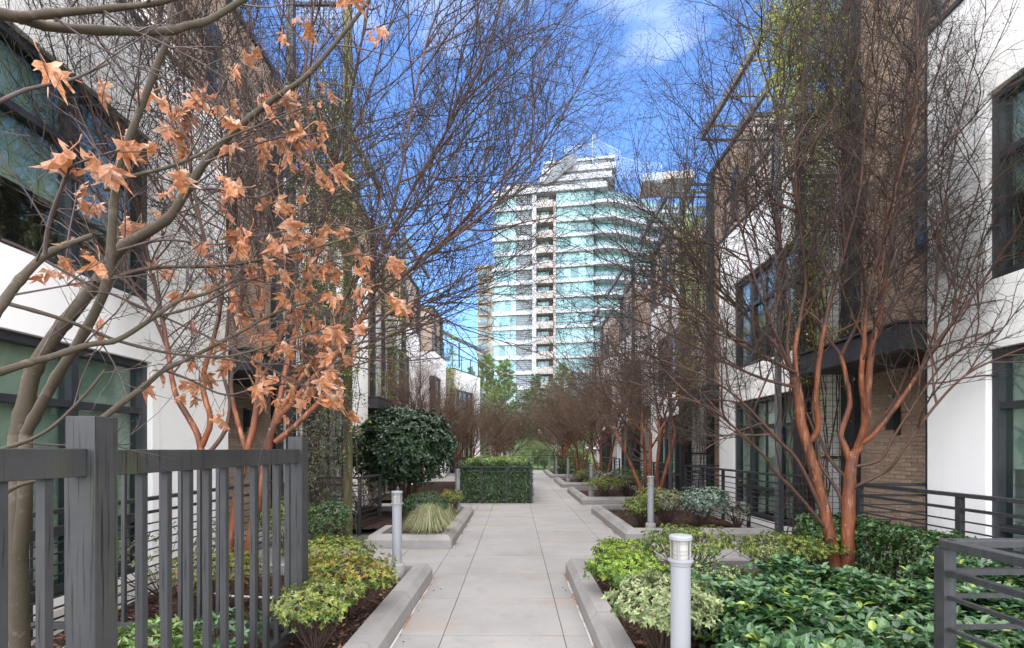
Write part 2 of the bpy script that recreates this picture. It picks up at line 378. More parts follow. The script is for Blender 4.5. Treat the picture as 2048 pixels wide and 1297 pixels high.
def house(s, loc, rz, label, win, pier, brk, detail, blinds=((.1,),(.35,)), zt=6.3, tower=True, terrace=True, pergola=True, rec=.8, slats=4, tilt=0):
    h = thing('townhouse', loc, label, 'house', 'townhouses along the walkway', rz)
    D = 6.0; E = win+pier; T = E+brk
    wl_ = MB()
    bx = lambda a0,a1,b0,b1,z0,z1,m=wl_: m.box(s*a0, s*a1, b0, b1, z0, z1)
    bx(0,.3, .22,win, -.02,.12); bx(0,.3, .22,win, 2.5,3.2); bx(0,.3, .22,win, 5.1,zt); bx(0,.3, win,E, -.02,zt)
    bx(.302,D, 0,.22, -.02,zt-.003); bx(.0,.302, -.003,.22, 5.1,zt); bx(.302,D, E-.22,E-.002, -.02,zt-.003)
    o = wl_.build('wall', M['white'], h, bevel=.006)
    cap = MB(); bx(-.03,.33,-.02,E+.01,zt,zt+.05,cap); cap.build('parapet_cap', M['steel'], h)
    sl_ = MB(); bx(.3,D, .22,E-.22, 2.72,2.95, sl_); bx(.3,D,.22,E-.22,5.75,5.95,sl_); bx(3.2,3.3,.22,E-.22,0,5.7,sl_); bx(.3,D,.22,E-.22,-.02,.03,sl_)
    sl_.build('floor_slab', M['inside'], h)
    co = MB(); bx(.004,.26, .0,.22, -.02,5.098, co); co.build('corner_column', M['frame'], h, bevel=.004)
    w0, w1 = .22, win
    for (z0, z1, hm, bl) in ((.12,2.5,(.70,1.93),blinds[0]), (3.2,5.1,(4.45,),blinds[1])):
        if win > 2.3: vm = (w0+.62, w1-.72); tm = ((vm[0]+vm[1])/2,)
        else: vm = (w1-.95,); tm = ()
        window(h, s, .06, w0, w1, z0, z1, vm, hm, tm, bl)
    # joint line in the render above the lower window
    if tower:
        TZ = 9.3
        tw = MB(); bx(rec+.008,D, E,T, -.02,TZ, tw); bt = tw.build('brick_tower', M['mortar'] if detail else M['brickfar'], h)
        if detail:
            brick_faces(bt, s, rec, E+.002, T-.002, .04, TZ-.02, detail, 290, .3 if detail != 4 else .25, 2.75, E+ (.55 if s > 0 else .7))
        tc_ = MB(); bx(rec-.06,D+.05,E-.04,T+.04,TZ,TZ+.1,tc_); tc_.build('coping', M['steel'], bt)
        ca = MB(); bx(-.30,rec-.004,E+.02,T-.55,2.66,2.96,ca); bx(-.34,rec-.006,E+.0,T-.52,2.97,3.0,ca); ca.build('canopy', M['steel'], h, bevel=.004)
        dp = MB(); bx(.06,.30,E+.006,E+.10,-.02,zt-.05,dp); dp.build('downpipe', M['frame'], h)
        sc_ = MB(); bx(rec-.12,rec-.002,T-.36,T-.02,-.02,TZ-.02,sc_); sc_.build('steel_column', M['steel'], h)
        # slot windows of the upper brick storeys
        for zz in (4.2, 7.3):
            sw = MB(); bx(rec-.03,rec+.02,E+.75,E+1.15,zz,zz+1.3,sw); q = sw.build('slot_window', M['frame'], h)
            MB().box(s*(rec-.035), s*(rec-.031), E+.80, E+1.10, zz+.05, zz+1.25).build('pane', M['darkglass'], q)
    if terrace:
        r_ = bpy.data.objects.new('terrace_railing', None); COL.objects.link(r_); r_.parent = h
        for b in [0.05, E/3, 2*E/3, E-.05]: MB().box(s*.1, s*.14, b-.02, b+.02, zt+.05, zt+.95).build('post', M['steel'], r_)
        for k in range(7): MB().box(s*.11, s*.13, .0, E, zt+.16+k*.12, zt+.175+k*.12).build('rail', M['steel'], r_)
        MB().box(s*.09, s*.15, -.02, E+.02, zt+.95, zt+.99).build('top_rail', M['steel'], r_)
    if pergola:
        pg = bpy.data.objects.new('pergola', None); COL.objects.link(pg); pg.parent = h
        zp = 8.95 if terrace != 'low' else zt+1.75
        zo = lambda a: zp + tilt*(a+.4)/3.0                       # some pergolas rise towards the house
        for a in (-.40, .35, 1.1, 1.85, 2.6): MB().box(s*(a-.04), s*(a+.04), -.02, E+.03, zo(a)-.18, zo(a)).build('beam', M['pergola'], pg)
        for b in (0.03, E-.03): MB().bar((s*-.44, b, zo(-.44)-.20), (s*2.7, b, zo(2.7)-.20), .08, .02).build('cross_beam', M['pergola'], pg)
        for k in range(slats):
            b = .2+(E-.4)*k/(slats-1); MB().bar((s*-.43, b, zo(-.43)+.03), (s*2.7, b, zo(2.7)+.03), .11 if tilt else .04, .046).build('slat', M['pergola'], pg)
        for b in (.08,): MB().box(s*-.36, s*-.28, b-.04, b+.04, zt+.05 if terrace=='low' else -.02, zp-.21).build('post', M['pergola'], pg)
    return h
XR, XL = 4.8, -4.25
RH = 2.5; RP = 5.95
names_r = ['behind the large forked crape myrtle and long railing', 'with grey pergola under the high yellow-green climber', 'third along the row of slim grey pergolas', 'fourth along the row, mostly hidden by bare red-brown trees', 'last of the row, beside the far end railing']
for k in range(5):
    house(1, (XR, RH+RP*k, 0), 0, 'white and brown brick townhouse '+names_r[k], 2.6, .73, 2.62, {0:1, 1:2}.get(k, 0), blinds=((.0,),(.35,)) if k else ((.45,),(.4,)), pergola=(k > 0))
names_l = ['behind the weathered picket fence and the orange-leaved maple', 'beyond the tall vine trellis, above the rounded camellia', 'with grey slanted pergola, partly hidden by brown bare twigs']
for k, (y, x, rz) in enumerate(((3.65, XL, 0), (10.65, XL, 0), (17.7, -4.25, R(-2.0)))):
    house(-1, (x, y, 0), rz, 'white and brown brick townhouse '+names_l[k], 2.2, 1.55, 3.25, {0:3, 1:4}.get(k, 0), blinds=((.0,),(.3,)), pergola=(k > 0), slats=7)
house(-1, (-3.98,24.75,0), R(-3), 'white and brown brick townhouse just before the end house, hung with vines', 1.6, 1.2, 2.6, 0, blinds=((.0,),(.3,)), pergola=False)
house(-1, (-3.72,30.15,0), R(-19.2), 'white end townhouse with roof terrace and slatted pergola on a post', 2.9, 1.12, 1, 0, blinds=((.3,),(.3,)), tower=False, terrace='low', slats=9, tilt=1.5)

# wall lights, camera
def wall_light(x, y, z, s, label, lit=False):
    t = thing('wall_light', (x,y,z), label, 'light', 'wall lights by the doors')
    MB().box(-s*.02, -s*.13, -.07, .07, -.16, .16).build('housing', M['frame'], t, bevel=.004)
    MB().box(0, -s*.02, -.05, .05, -.24, .20).build('back_plate', M['frame'], t)
    MB().box(-s*.131, -s*.134, -.045, .045, -.11, .09).build('diffuser', M['amber'] if lit else M['frame'], t)
wall_light(5.585, 7.30, 1.93, 1, 'black box wall light on the brick beside the white pier')
wall_light(5.585, 12.75, 1.95, 1, 'black wall light with amber glow on the second house', True)
wall_light(-5.035, 9.3, 2.05, -1, 'slim black wall light behind the maple leaves')
t = thing('security_camera', (5.585,7.42,2.28), 'small white security camera on the brick wall above the box light', 'camera')
MB().box(0,-.03,-.03,.03,-.03,.03).build('bracket', M['bollard'], t)
MB().tube([Vector((-.03,.02,0)),Vector((-.06,-.03,-.005)),Vector((-.075,-.13,-.03))],[.018,.03,.03],12).build('barrel', M['bollard_base'], t, smooth=True)
MB().tube([Vector((-.0752,-.131,-.031)),Vector((-.077,-.139,-.033))],[.019,.019],12).build('lens', M['frame'], t)

# ------------------------------------------------------------------ railings, fence, trellises
def rail_run(par, p, q, n_post, zt=1.05, zb=.12, nbar=9, post=.05, bar=.014, second=True, endposts=(1,1)):
    p, q = Vector(p), Vector(q); d = q-p
    for i in range(n_post):
        if (i == 0 and not endposts[0]) or (i == n_post-1 and not endposts[1]): continue
        o = p + d*(i/(n_post-1))
        MB().box(o.x-post/2, o.x+post/2, o.y-post/2, o.y+post/2, 0, zt-.03).build('post', M['steel'], par)
    up = lambda z: Vector((0,0,z))
    MB().bar(p+up(zt-.012), q+up(zt-.012), .062, .036).build('top_rail', M['steel'], par, bevel=.003)
    if second: MB().bar(p+up(zt-.14), q+up(zt-.14), .034, .026).build('rail', M['steel'], par)
    for k in range(nbar):
        z = zb + (zt-.25-zb)*k/max(1, nbar-1)
        MB().bar(p+up(z), q+up(z), bar, bar).build('bar', M['steel'], par)
def railing(label, runs, **kw):
    t = thing('patio_railing', (0,0,0), label, 'railing', 'dark steel patio railings')
    for i, (p, q, n) in enumerate(runs): rail_run(t, p, q, n, endposts=(1 if i == 0 else 0, 1), **kw)
    return t
railing('dark steel railing running behind the glossy hedge to the brick entry', [((4.1,.6,0),(4.1,5.95,0),5), ((4.1,5.95,0),(5.5,5.95,0),2)], zt=1.08)
railing('dark steel railing in front of the second house window, beside the second bed', [((4.75,7.75,0),(4.12,7.75,0),2), ((4.12,7.75,0),(4.12,12.1,0),5), ((4.12,12.1,0),(5.5,12.1,0),2)], zt=1.09)
railing('dark steel railing in front of the third house on the right row', [((4.12,13.9,0),(4.12,17.9,0),5), ((4.12,17.9,0),(5.5,17.9,0),2)], zt=1.09)
railing('dark steel railing in front of the fourth house, behind a bare tree', [((4.12,19.8,0),(4.12,23.8,0),5), ((4.12,23.8,0),(5.5,23.8,0),2)], zt=1.09)
railing('long black steel railing across the far end of the walkway', [((-5,34.0,0),(4.8,34.0,0),10)], zt=1.02, nbar=7)
railing('heavy dark steel railing corner standing in the glossy leaves', [((4.0,2.32,0),(1.95,2.27,0),3), ((1.95,2.27,0),(1.90,.3,0),3)], zt=1.08, nbar=6, post=.055, bar=.018)
railing('horizontal bar railing along the white wall behind the picket fence', [((-3.5,1.2,0),(-3.5,7.3,0),7)], zt=1.03, nbar=9, bar=.013)
railing('wire railing corner with mossy post beside the boxwood, near the grass tufts', [((-3.85,8.66,0),(-2.7,8.66,0),2), ((-2.7,8.66,0),(-2.6,9.6,0),2)], zt=1.0, nbar=8)

fence = thing('picket_fence', (-1.62,1.0,0), 'weathered charcoal metal picket fence with square posts and drip stains', 'fence')
FX = -1.62
def fbox(n, x0, x1, y0, y1, z0, z1, bev=.003): MB().box(x0-FX, x1-FX, y0-1, y1-1, z0, z1).build(n, M['fence'], fence, bevel=bev)
fbox('post', FX-.055, FX+.055, 1.86, 1.97, 0, 1.62); fbox('post', FX-.055, FX+.05, 3.68, 3.79, 0, 1.585)
fbox('rail', FX-.028, FX+.028, .25, 1.858, 1.395, 1.499); fbox('rail', FX-.028, FX+.028, 1.972, 3.678, 1.392, 1.493)
fbox('rail', FX-.025, FX+.025, .25, 1.858, .15, .20); fbox('rail', FX-.025, FX+.025, 1.972, 3.678, .15, .20)
pk = MB().box(-.016,.016,-.016,.016,.06,1.394).mesh('picket', M['fence'])
y = 2.165
while y < 3.62: inst('picket', pk, fence, (0, y-1, 0)); y += .1545
y = 1.72
while y > .5: inst('picket', pk, fence, (0, y-1, 0)); y -= .1545
x = FX-.18
fbox('rail', -4.1, FX-.057, 3.715, 3.765, 1.392, 1.49)
fbox('rail', -4.1, FX-.057, 3.72, 3.76, .15, .20)
while x > -4.1: inst('picket', pk, fence, (x-FX, 3.74-1, 0), scale=(.8,.8,1)); x -= .141

def trellis(label, y, xa, xb, zt, cell=.1, mossy=None):
    t = thing('wire_trellis', ((xa+xb)/2, y, 0), label, 'trellis', 'tall wire trellises for climbers')
    mx_ = (xa+xb)/2
    for x in (xa, xb): MB().box(x-mx_-.06, x-mx_+.06, -.06, .06, 0, zt).build('post', M['post'] if mossy == x else M['steel'], t, bevel=.003)
    for z in (1.35, zt*.35, zt*.66, zt-.08): MB().box(xa-mx_, xb-mx_, -.02, .02, z-.025, z+.025).build('rail', M['steel'], t)
    m = MB(); n = max(1, int(abs(xb-xa)/cell)); lo, hi = min(xa,xb)-mx_, max(xa,xb)-mx_; r = .0035
    for i in range(1, n): x = lo+(hi-lo)*i/n; m.box(x-r, x+r, .024, .024+2*r, .05, zt-.1)
    z = .1
    while z < zt-.1: m.box(lo, hi, .0305+.001, .0305+2*r, z-r, z+r); z += cell
    tag(m.build('wire_grid', M['steel'], t), kind='stuff')
    return t
trellis('dark wire trellis with pale climber beside the second house corner, behind the forked trunk', 8.28, 4.72, 5.6, 9.1)
trellis('dark wire trellis between second and third house on the right row', 14.25, 4.75, 5.6, 9.1)
trellis('dark wire trellis between third and fourth house on the right row', 20.2, 4.75, 5.6, 9.1, .13)
trellis('dark wire trellis with mossy post and leafy climber beyond the picket fence', 8.35, -3.75, -2.80, 9.0, .1, -2.80)
trellis('dark wire trellis between second and third house of the left row', 17.4, -4.6, -3.9, 9.0, .13)

# ------------------------------------------------------------------ bollard lamps
def bollard_proto():
    t = thing('bollard_lamp', (0,0,0), 'x', 'bollard', 'white bollard lamps along the walkway')
    MB().lathe([(.084,-.03),(.084,.15),(.078,.165),(.05,.167)],28).build('base', M['bollard_base'], t, smooth=False)
    MB().lathe([(.051,.15),(.051,.78),(.056,.785),(.056,.80),(.066,.803),(.066,.812),(.05,.815)],28).build('shaft', M['bollard'], t)
    prof = []
    for k in range(15):
        z = .815+.0068*k; prof += [(.042, z), (.0385, z+.0034)]
    MB().lathe(prof,24).build('lens', M['bollard_lens'], t, smooth=True)
    for k in range(4):
        a = k*math.pi/2+.6; MB().box(.0485*math.cos(a)-.004,.0485*math.cos(a)+.004,.0485*math.sin(a)-.004,.0485*math.sin(a)+.004,.813,.918).build('strut', M['bollard'], t)
    MB().lathe([(.056,.915),(.060,.918),(.060,.934),(.055,.940),(.02,.944)],28).build('cap', M['bollard'], t)
    return t
bp = bollard_proto(); first = True
BL = [((.875,2.65),'white bollard lamp rising between the pale azalea and the glossy hedge'),((2.23,8.25),'white bollard lamp at the front corner of the second bed'),((2.17,14.3),'white bollard lamp in the third bed along the right kerbs'),((2.12,20.1),'white bollard lamp in the fourth bed along the right kerbs'),((2.18,26.6),'white bollard lamp beside the far clipped hedge'),((2.02,29.9),'white bollard lamp nearest the far end railing'),((-1.275,5.38),'white bollard lamp by the yellow-green azalea at the left kerb end'),((-1.28,11.05),'white bollard lamp between the camellia and the caged bamboo hedge')]
for (x, y), lab in BL:
    o = bp if first else copy_tree(bp); first = False
    o.location = (x, y, .10); o['label'] = lab; o.rotation_euler = (0,0,RND.uniform(0,3))

# small patio things
t = thing('patio_table', (5.2,11.3,0), 'small dark patio table with pale wooden top behind the railing', 'table')
MB().box(-.3,.3,-.35,.35,.78,.81).build('table_top', M['wood'], t)
for a in (-.27,.27):
    for b in (-.32,.32): MB().box(a-.02,a+.02,b-.02,b+.02,0,.779).build('leg', M['frame'], t)
MB().box(-.26,.26,-.31,.31,.3,.34).build('shelf', M['frame'], t)
t = MB().tube([Vector((-2.95,4.75,.125)), Vector((-2.6,4.62,.13)), Vector((-2.2,4.58,.128)), Vector((-1.95,4.5,.126))], [.011]*4, 8).build('irrigation_pipe', M['pvc'], smooth=True)
tag(t, 'thin white irrigation pipe lying on the mulch behind the picket fence', 'pipe')
# ------------------------------------------------------------------ bare trees
UP = Vector((0,0,1))
def rv(r): return Vector((r.gauss(0,1), r.gauss(0,1), r.gauss(0,1))).normalized()
def off_axis(d, ang, r):
    u = d.cross(rv(r))
    if u.length < 1e-3: u = d.cross(Vector((1,0,0)))
    return (Quaternion(u.normalized(), ang) @ d).normalized()
class Tree:
    """limb paths sorted by thickness into trunk / limb / twig meshes"""
    def __init__(s, seed, levels, trop=.10): s.r = random.Random(seed); s.trunk = MB(); s.limb = MB(); s.twig = MB(); s.pod = MB(); s.lv = levels; s.trop = trop; s.n = 0; s.samples = []
    def put(s, pts, rad):
        r0 = rad[0]
        if r0 > .0245: s.trunk.tube(pts, rad, 9 if r0 > .03 else 7)
        elif r0 > .0075: s.limb.tube(pts, rad, 5)
        else: s.twig.tube(pts, rad, 3, False)
        s.n += 1
    def shoot(s, p, d, lev, L=None, rad=None):
        r = s.r; Ld, rd, nch, ang, wob, nseg = s.lv[lev]
        L = (L or Ld) * r.uniform(.7, 1.25); r0 = (rad or rd) * r.uniform(.85, 1.15)
        pts = [p.copy()]; rads = [r0]; q = p.copy(); dd = d.copy(); last = lev == len(s.lv)-1
        dirs = [dd.copy()]
        for i in range(nseg):
            dd = (dd + rv(r)*wob + UP*s.trop).normalized(); q = q + dd*(L/nseg); pts.append(q.copy()); dirs.append(dd.copy())
            rads.append(r0*(1-.62*(i+1)/nseg))
        s.put(pts, rads)
        if last:
            if s.pod is not None and q.z > 2.2 and r.random() < s.podp:
                for k in range(r.randint(4,9)):
                    c = q + rv(r)*r.uniform(.004,.05); e = r.uniform(.003,.0048); b = len(s.pod.v)
                    s.pod.v += [tuple(c+Vector(v)*e) for v in ((1,0,0),(-1,0,0),(0,1,0),(0,-1,0),(0,0,1),(0,0,-1))]
                    s.pod.f += [(b+i,b+j,b+k_) for i,j,k_ in ((0,2,4),(2,1,4),(1,3,4),(3,0,4),(2,0,5),(1,2,5),(3,1,5),(0,3,5))]
            return
        for k in range(nch):
            t = .22 + .78*(k+r.random()*.8)/nch
            t = min(t, 1.0); x = t*nseg; i = min(int(x), nseg-1); f = x-i
            pp = pts[i].lerp(pts[i+1], f); rr = rads[i]*(1-f)+rads[i+1]*f
            s.shoot(pp, off_axis(dirs[min(i+1,nseg)], R(ang)*r.uniform(.6,1.35), r), lev+1, None, min(s.lv[lev+1][1], rr*.85))
    def limb_path(s, pts, r0, r1, spawn_from=.3, spacing=.2, lev=0, end=True, sub=4):
        """a traced limb: smoothed, with side shoots"""
        P = []
        n = len(pts)
        for i in range(n-1):
            p0 = pts[max(i-1,0)]; p1 = pts[i]; p2 = pts[i+1]; p3 = pts[min(i+2,n-1)]
            for k in range(sub):
                t = k/sub
                P.append(.5*((2*p1)+(p2-p0)*t+(2*p0-5*p1+4*p2-p3)*t*t+(3*p1-p0-3*p2+p3)*t**3))
        P.append(pts[-1].copy())
        for i in range(1, len(P)-1): P[i] += rv(s.r)*min(.004, r1*.3)
        m = len(P); rad = [r0+(r1-r0)*(i/(m-1))**.8 for i in range(m)]
        # split where it gets thin so that the colour changes along the limb
        cut = next((i for i in range(m) if rad[i] < .0215), m-1)
        if r0 > .0245 and 0 < cut < m-1:
            s.trunk.tube(P[:cut+1], rad[:cut+1], 10, False); s.limb.tube(P[cut:], rad[cut:], 6)
        else: s.put(P, rad)
        acc = 0; total = sum((P[i+1]-P[i]).length for i in range(m-1)); nxt = spawn_from*total
        for i in range(m-1):
            sg = (P[i+1]-P[i]).length
            while acc+sg > nxt:
                f = (nxt-acc)/sg; d = (P[i+1]-P[i]).normalized(); rr = rad[i]
                tt = nxt/total
                s.shoot(P[i].lerp(P[i+1], f), off_axis(d, R(s.r.uniform(25,58)), s.r), lev, None, min(s.lv[lev][1], rr*.8))
                nxt += spacing*s.r.uniform(.6,1.4)
            acc += sg
        if end:
            d = (P[-1]-P[-3]).normalized()
            for k in range(2): s.shoot(P[-1], off_axis(d, R(s.r.uniform(5,25)), s.r), lev, None, r1*.9)
    podp = .12
    def finish(s, root, loc, far=False):
        loc = Vector(loc)
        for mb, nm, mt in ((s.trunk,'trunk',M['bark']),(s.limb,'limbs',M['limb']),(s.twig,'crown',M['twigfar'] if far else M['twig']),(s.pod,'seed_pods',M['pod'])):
            if mb is None or not mb.v: continue
            mb.v = [(v[0]-loc.x, v[1]-loc.y, v[2]-loc.z) for v in mb.v]
            o = mb.build(nm, mt, root, smooth=True)
            if nm in ('crown','seed_pods'): o['kind'] = 'stuff'
def trace(pl, y0, y1, pw=1.0):
    n = len(pl); return [W(px, py, y0+(y1-y0)*(i/(n-1))**pw) for i, (px, py) in enumerate(pl)]
NEAR = [(1.05,.0100,5,38,.17,7),(.60,.0054,4,44,.22,6),(.33,.0031,4,48,.28,4),(.16,.0019,0,46,.3,2)]

# right tree (base 1690,1157)
T = Tree(21, NEAR, .03); YB = 5.43
def L(pl, y1, r0, r1, **k):
    y0 = YB + k.pop('dy', 0); best = 18                      # start on the limb it grows from
    for a, b, yy in T.samples:
        e = math.hypot(a-pl[0][0], b-pl[0][1])
        if e < best: best = e; y0 = yy
    pts = trace(pl, y0, y1)
    for p, q in zip(pts[:-1], pts[1:]):
        for i in range(8):
            v = p.lerp(q, i/8); T.samples.append((VX+v.x*F_PX/v.y, VY-(v.z-H_EYE)*F_PX/v.y, v.y))
    T.limb_path(pts, r0, r1, **k)
root = thing('crape_myrtle', (3.58,YB,.08), 'large bare crape myrtle with cinnamon forked trunk rising behind the glossy hedge', 'tree', 'bare crape myrtles')
L([(1692,1165),(1696,1085),(1697,1020),(1699,970),(1702,935),(1708,905)], 5.45, .080, .052, spawn_from=2, end=False)
L([(1672,1163),(1664,1095),(1645,1005),(1628,940),(1612,885),(1602,840),(1597,790),(1590,755)], 5.5, .070, .042, spawn_from=2, end=False)
L([(1706,915),(1722,878),(1735,820),(1738,745),(1746,690),(1756,640),(1771,560),(1782,470),(1800,370),(1815,250)], 5.2, .046, .012, spawn_from=.3)
L([(1703,930),(1690,893),(1682,868),(1699,812),(1694,762),(1681,712),(1664,688),(1640,655),(1604,600),(1570,520),(1545,430)], 5.9, .037, .009, spawn_from=.45)
L([(1682,712),(1700,678),(1716,640),(1728,590),(1722,500),(1730,400),(1745,300)], 6.2, .024, .009, dy=.2)
L([(1712,900),(1730,840),(1722,760),(1728,690),(1735,600),(1760,500),(1790,380),(1830,240)], 4.7, .036, .010)
L([(1718,888),(1735,880),(1760,855),(1800,802),(1840,742),(1870,692),(1905,645),(1955,580),(2005,505),(2055,430)], 4.9, .032, .010, spawn_from=.35)
L([(1700,982),(1722,968),(1770,944),(1790,925),(1830,866),(1880,800),(1930,752),(1985,722),(2060,692)], 4.6, .021, .008, spawn_from=.45)
L([(1703,935),(1728,930),(1762,918),(1790,870),(1830,808),(1880,735),(1935,690),(2010,648)], 5.0, .020, .008, spawn_from=.4)
L([(1708,912),(1722,890),(1750,850),(1790,800),(1830,700),(1870,600),(1900,480),(1930,340)], 6.6, .026, .009)
L([(1590,762),(1562,702),(1512,652),(1452,592),(1402,540),(1370,470)], 5.9, .026, .009, spawn_from=.2)
L([(1597,785),(1590,702),(1600,640),(1612,560),(1600,450),(1590,330),(1600,220)], 5.2, .028, .010, spawn_from=.25)
L([(1596,748),(1542,720),(1482,690),(1422,642),(1352,590),(1300,555)], 4.9, .022, .008, spawn_from=.2)
L([(1592,775),(1532,760),(1462,731),(1402,700),(1322,660),(1258,635)], 5.4, .020, .008, spawn_from=.2)
L([(1613,888),(1636,858),(1632,790),(1641,700),(1661,600),(1690,500),(1720,380),(1730,240)], 5.0, .036, .010, spawn_from=.35)
L([(1592,758),(1548,660),(1510,560),(1480,450),(1440,340)], 5.0, .022, .008)
L([(1600,790),(1575,700),(1580,600),(1560,480),(1530,340),(1500,200)], 5.5, .022, .008)
L([(1656,1050),(1602,932),(1562,886),(1512,832),(1482,802),(1440,770),(1385,742),(1320,720)], 5.0, .024, .007, spawn_from=.35)
L([(1656,1062),(1592,986),(1546,940),(1532,916),(1482,868),(1432,824),(1400,808),(1340,785)], 4.6, .022, .007, spawn_from=.45)
L([(1692,1015),(1668,970),(1642,930),(1632,872),(1604,800),(1590,700)], 6.2, .024, .010, spawn_from=.6)
L([(1700,962),(1668,930),(1645,890),(1625,820),(1640,740),(1650,640),(1630,520)], 6.6, .024, .009, spawn_from=.45)
for a, b in (((1745,690),(1850,150)),((1771,560),(1700,60)),((1840,742),(1990,250)),((1870,692),(1940,150)),((1600,450),(1500,60)),((1690,500),(1650,20)),((1512,652),(1380,350)),((1452,592),(1310,430)),((1800,370),(1880,-60)),((1530,600),(1420,180)),((1905,645),(2060,330)),((1660,560),(1560,40)),((1760,600),(1770,-80)),((1422,642),(1270,500)),((1500,690),(1290,600))):
    (x0,y0),(x1,y1) = a, b; bow = RND.uniform(-30,30); ye = RND.uniform(4.6,6.3)
    L([a,(x0+(x1-x0)*.33+bow,y0+(y1-y0)*.28),(x0+(x1-x0)*.68+bow,y0+(y1-y0)*.64),b], ye, .013, .006, spawn_from=.08, spacing=.17, dy=0)
T.finish(root, root.location); print('right tree', T.n, len(T.twig.f))

# left tree (bases around 410..490,1190)
T = Tree(33, NEAR, .045); YB = 4.9
root = thing('crape_myrtle', (-2.82,YB,.08), 'bare crape myrtle with several slim orange stems behind the picket fence', 'tree', 'bare crape myrtles')
L([(412,1200),(413,1060),(410,965),(405,930),(400,890),(386,850),(356,800),(345,760),(336,700),(325,640),(310,570),(288,480),(268,380),(232,250),(200,120)], 5.3, .043, .011, spawn_from=.4)
L([(402,895),(421,842),(405,770),(420,700),(440,620),(424,540),(400,440),(380,330),(370,200),(360,60)], 4.7, .030, .010, spawn_from=.3)
L([(418,905),(450,862),(460,802),(446,742),(456,640),(460,520),(450,400),(442,250),(420,80)], 5.6, .024, .010, spawn_from=.35)
L([(446,1195),(466,1060),(480,960),(495,900),(510,840),(515,780),(520,700),(525,600),(515,480),(500,340),(490,200),(500,20)], 5.1, .046, .012, spawn_from=.4)
L([(492,900),(472,832),(462,770),(470,680),(485,560),(470,430),(478,280),(470,120)], 5.6, .026, .010, spawn_from=.3)
L([(480,1200),(500,1080),(520,990),(535,905),(548,850),(590,800),(640,742),(690,692),(722,640),(762,590),(832,530),(902,478),(1000,400),(1066,325)], 4.7, .046, .010, spawn_from=.45)
L([(550,885),(592,850),(642,800),(671,760),(690,700),(701,640),(740,560),(780,470),(830,370),(900,250),(968,120),(1005,0)], 5.2, .030, .010, spawn_from=.35)
L([(530,920),(560,800),(580,700),(610,600),(640,480),(660,360),(690,240),(720,100),(742,-20)], 5.4, .032, .011, spawn_from=.35)
L([(545,850),(600,760),(650,680),(700,580),(760,480),(800,360),(820,240),(850,100)], 4.6, .026, .010, spawn_from=.3)
L([(690,692),(760,640),(830,600),(900,570),(960,540)], 4.4, .016, .006, spawn_from=.1)
L([(515,780),(560,680),(590,560),(600,440),(620,300),(610,150),(630,0)], 4.4, .024, .010)
L([(336,700),(300,620),(250,560),(190,480),(130,390),(80,300)], 5.0, .018, .008, spawn_from=.1)
for a, b in (((740,560),(1000,330)),((780,470),(1010,150)),((830,370),(1060,120)),((660,360),(800,-40)),((900,250),(1040,20)),((832,530),(1100,240)),((610,600),(760,200)),((690,692),(900,420)),((902,478),(1090,280)),((525,600),(560,60)),((500,340),(430,-40)),((310,570),(160,150)),((268,380),(90,40)),((400,440),(300,-30)),((640,742),(850,640)),((660,700),(930,620)),((380,330),(250,0)),((700,600),(950,450)),((288,480),(60,200)),((722,640),(980,560))):
    (x0,y0),(x1,y1) = a, b; bow = RND.uniform(-30,30); ye = RND.uniform(4.2,5.7)
    L([a,(x0+(x1-x0)*.33+bow,y0+(y1-y0)*.3),(x0+(x1-x0)*.68+bow,y0+(y1-y0)*.66),b], ye, .013, .005, spawn_from=.08, spacing=.2)
T.finish(root, root.location); print('left tree', T.n, len(T.twig.f))

# farther trees: two grown prototypes, copied
def grown(seed, label, loc, stems=5, h0=1.5):
    t = Tree(seed, [(1.2,.0135,5,36,.13,5),(.72,.0085,4,40,.17,4),(.44,.0056,4,42,.2,3),(.24,.0034,0,42,.25,2)], trop=.06); t.podp = .0; r = t.r
    root = thing('crape_myrtle', loc, label, 'tree', 'bare crape myrtles')
    for k in range(stems):
        az = 2*math.pi*(k+r.uniform(-.25,.25))/stems; tilt = R(r.uniform(7,17))
        p = Vector((.07*math.cos(az), .07*math.sin(az), -.05)); d = Vector((math.sin(tilt)*math.cos(az), math.sin(tilt)*math.sin(az), math.cos(tilt)))
        pts = [p]; q = p.copy()
        for i in range(5): d = (d + rv(r)*.07).normalized(); q = q + d*(h0/4); pts.append(q.copy())
        t.limb_path(pts, .05, .034, spawn_from=2, end=False)
        for j in range(3):
            dd = off_axis(d, R(r.uniform(18,44)), r); pts2 = [pts[-1-(j%2)].copy()]; q2 = pts2[0].copy()
            for i in range(4): dd = (dd + rv(r)*.08 + UP*.04 + Vector((math.cos(az),math.sin(az),0))*.05).normalized(); q2 = q2+dd*.42; pts2.append(q2.copy())
            t.limb_path(pts2, .026, .011, spawn_from=.15, spacing=.26)
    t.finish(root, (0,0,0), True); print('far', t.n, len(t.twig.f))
    return root
pa = grown(5, 'bare crape myrtle with orange stems behind the second bollard, third bed edge', (3.1,11.4,.08))
pb = grown(9, 'bare crape myrtle in the third bed of the right row', (3.02,17.4,.08), 4, 1.3)
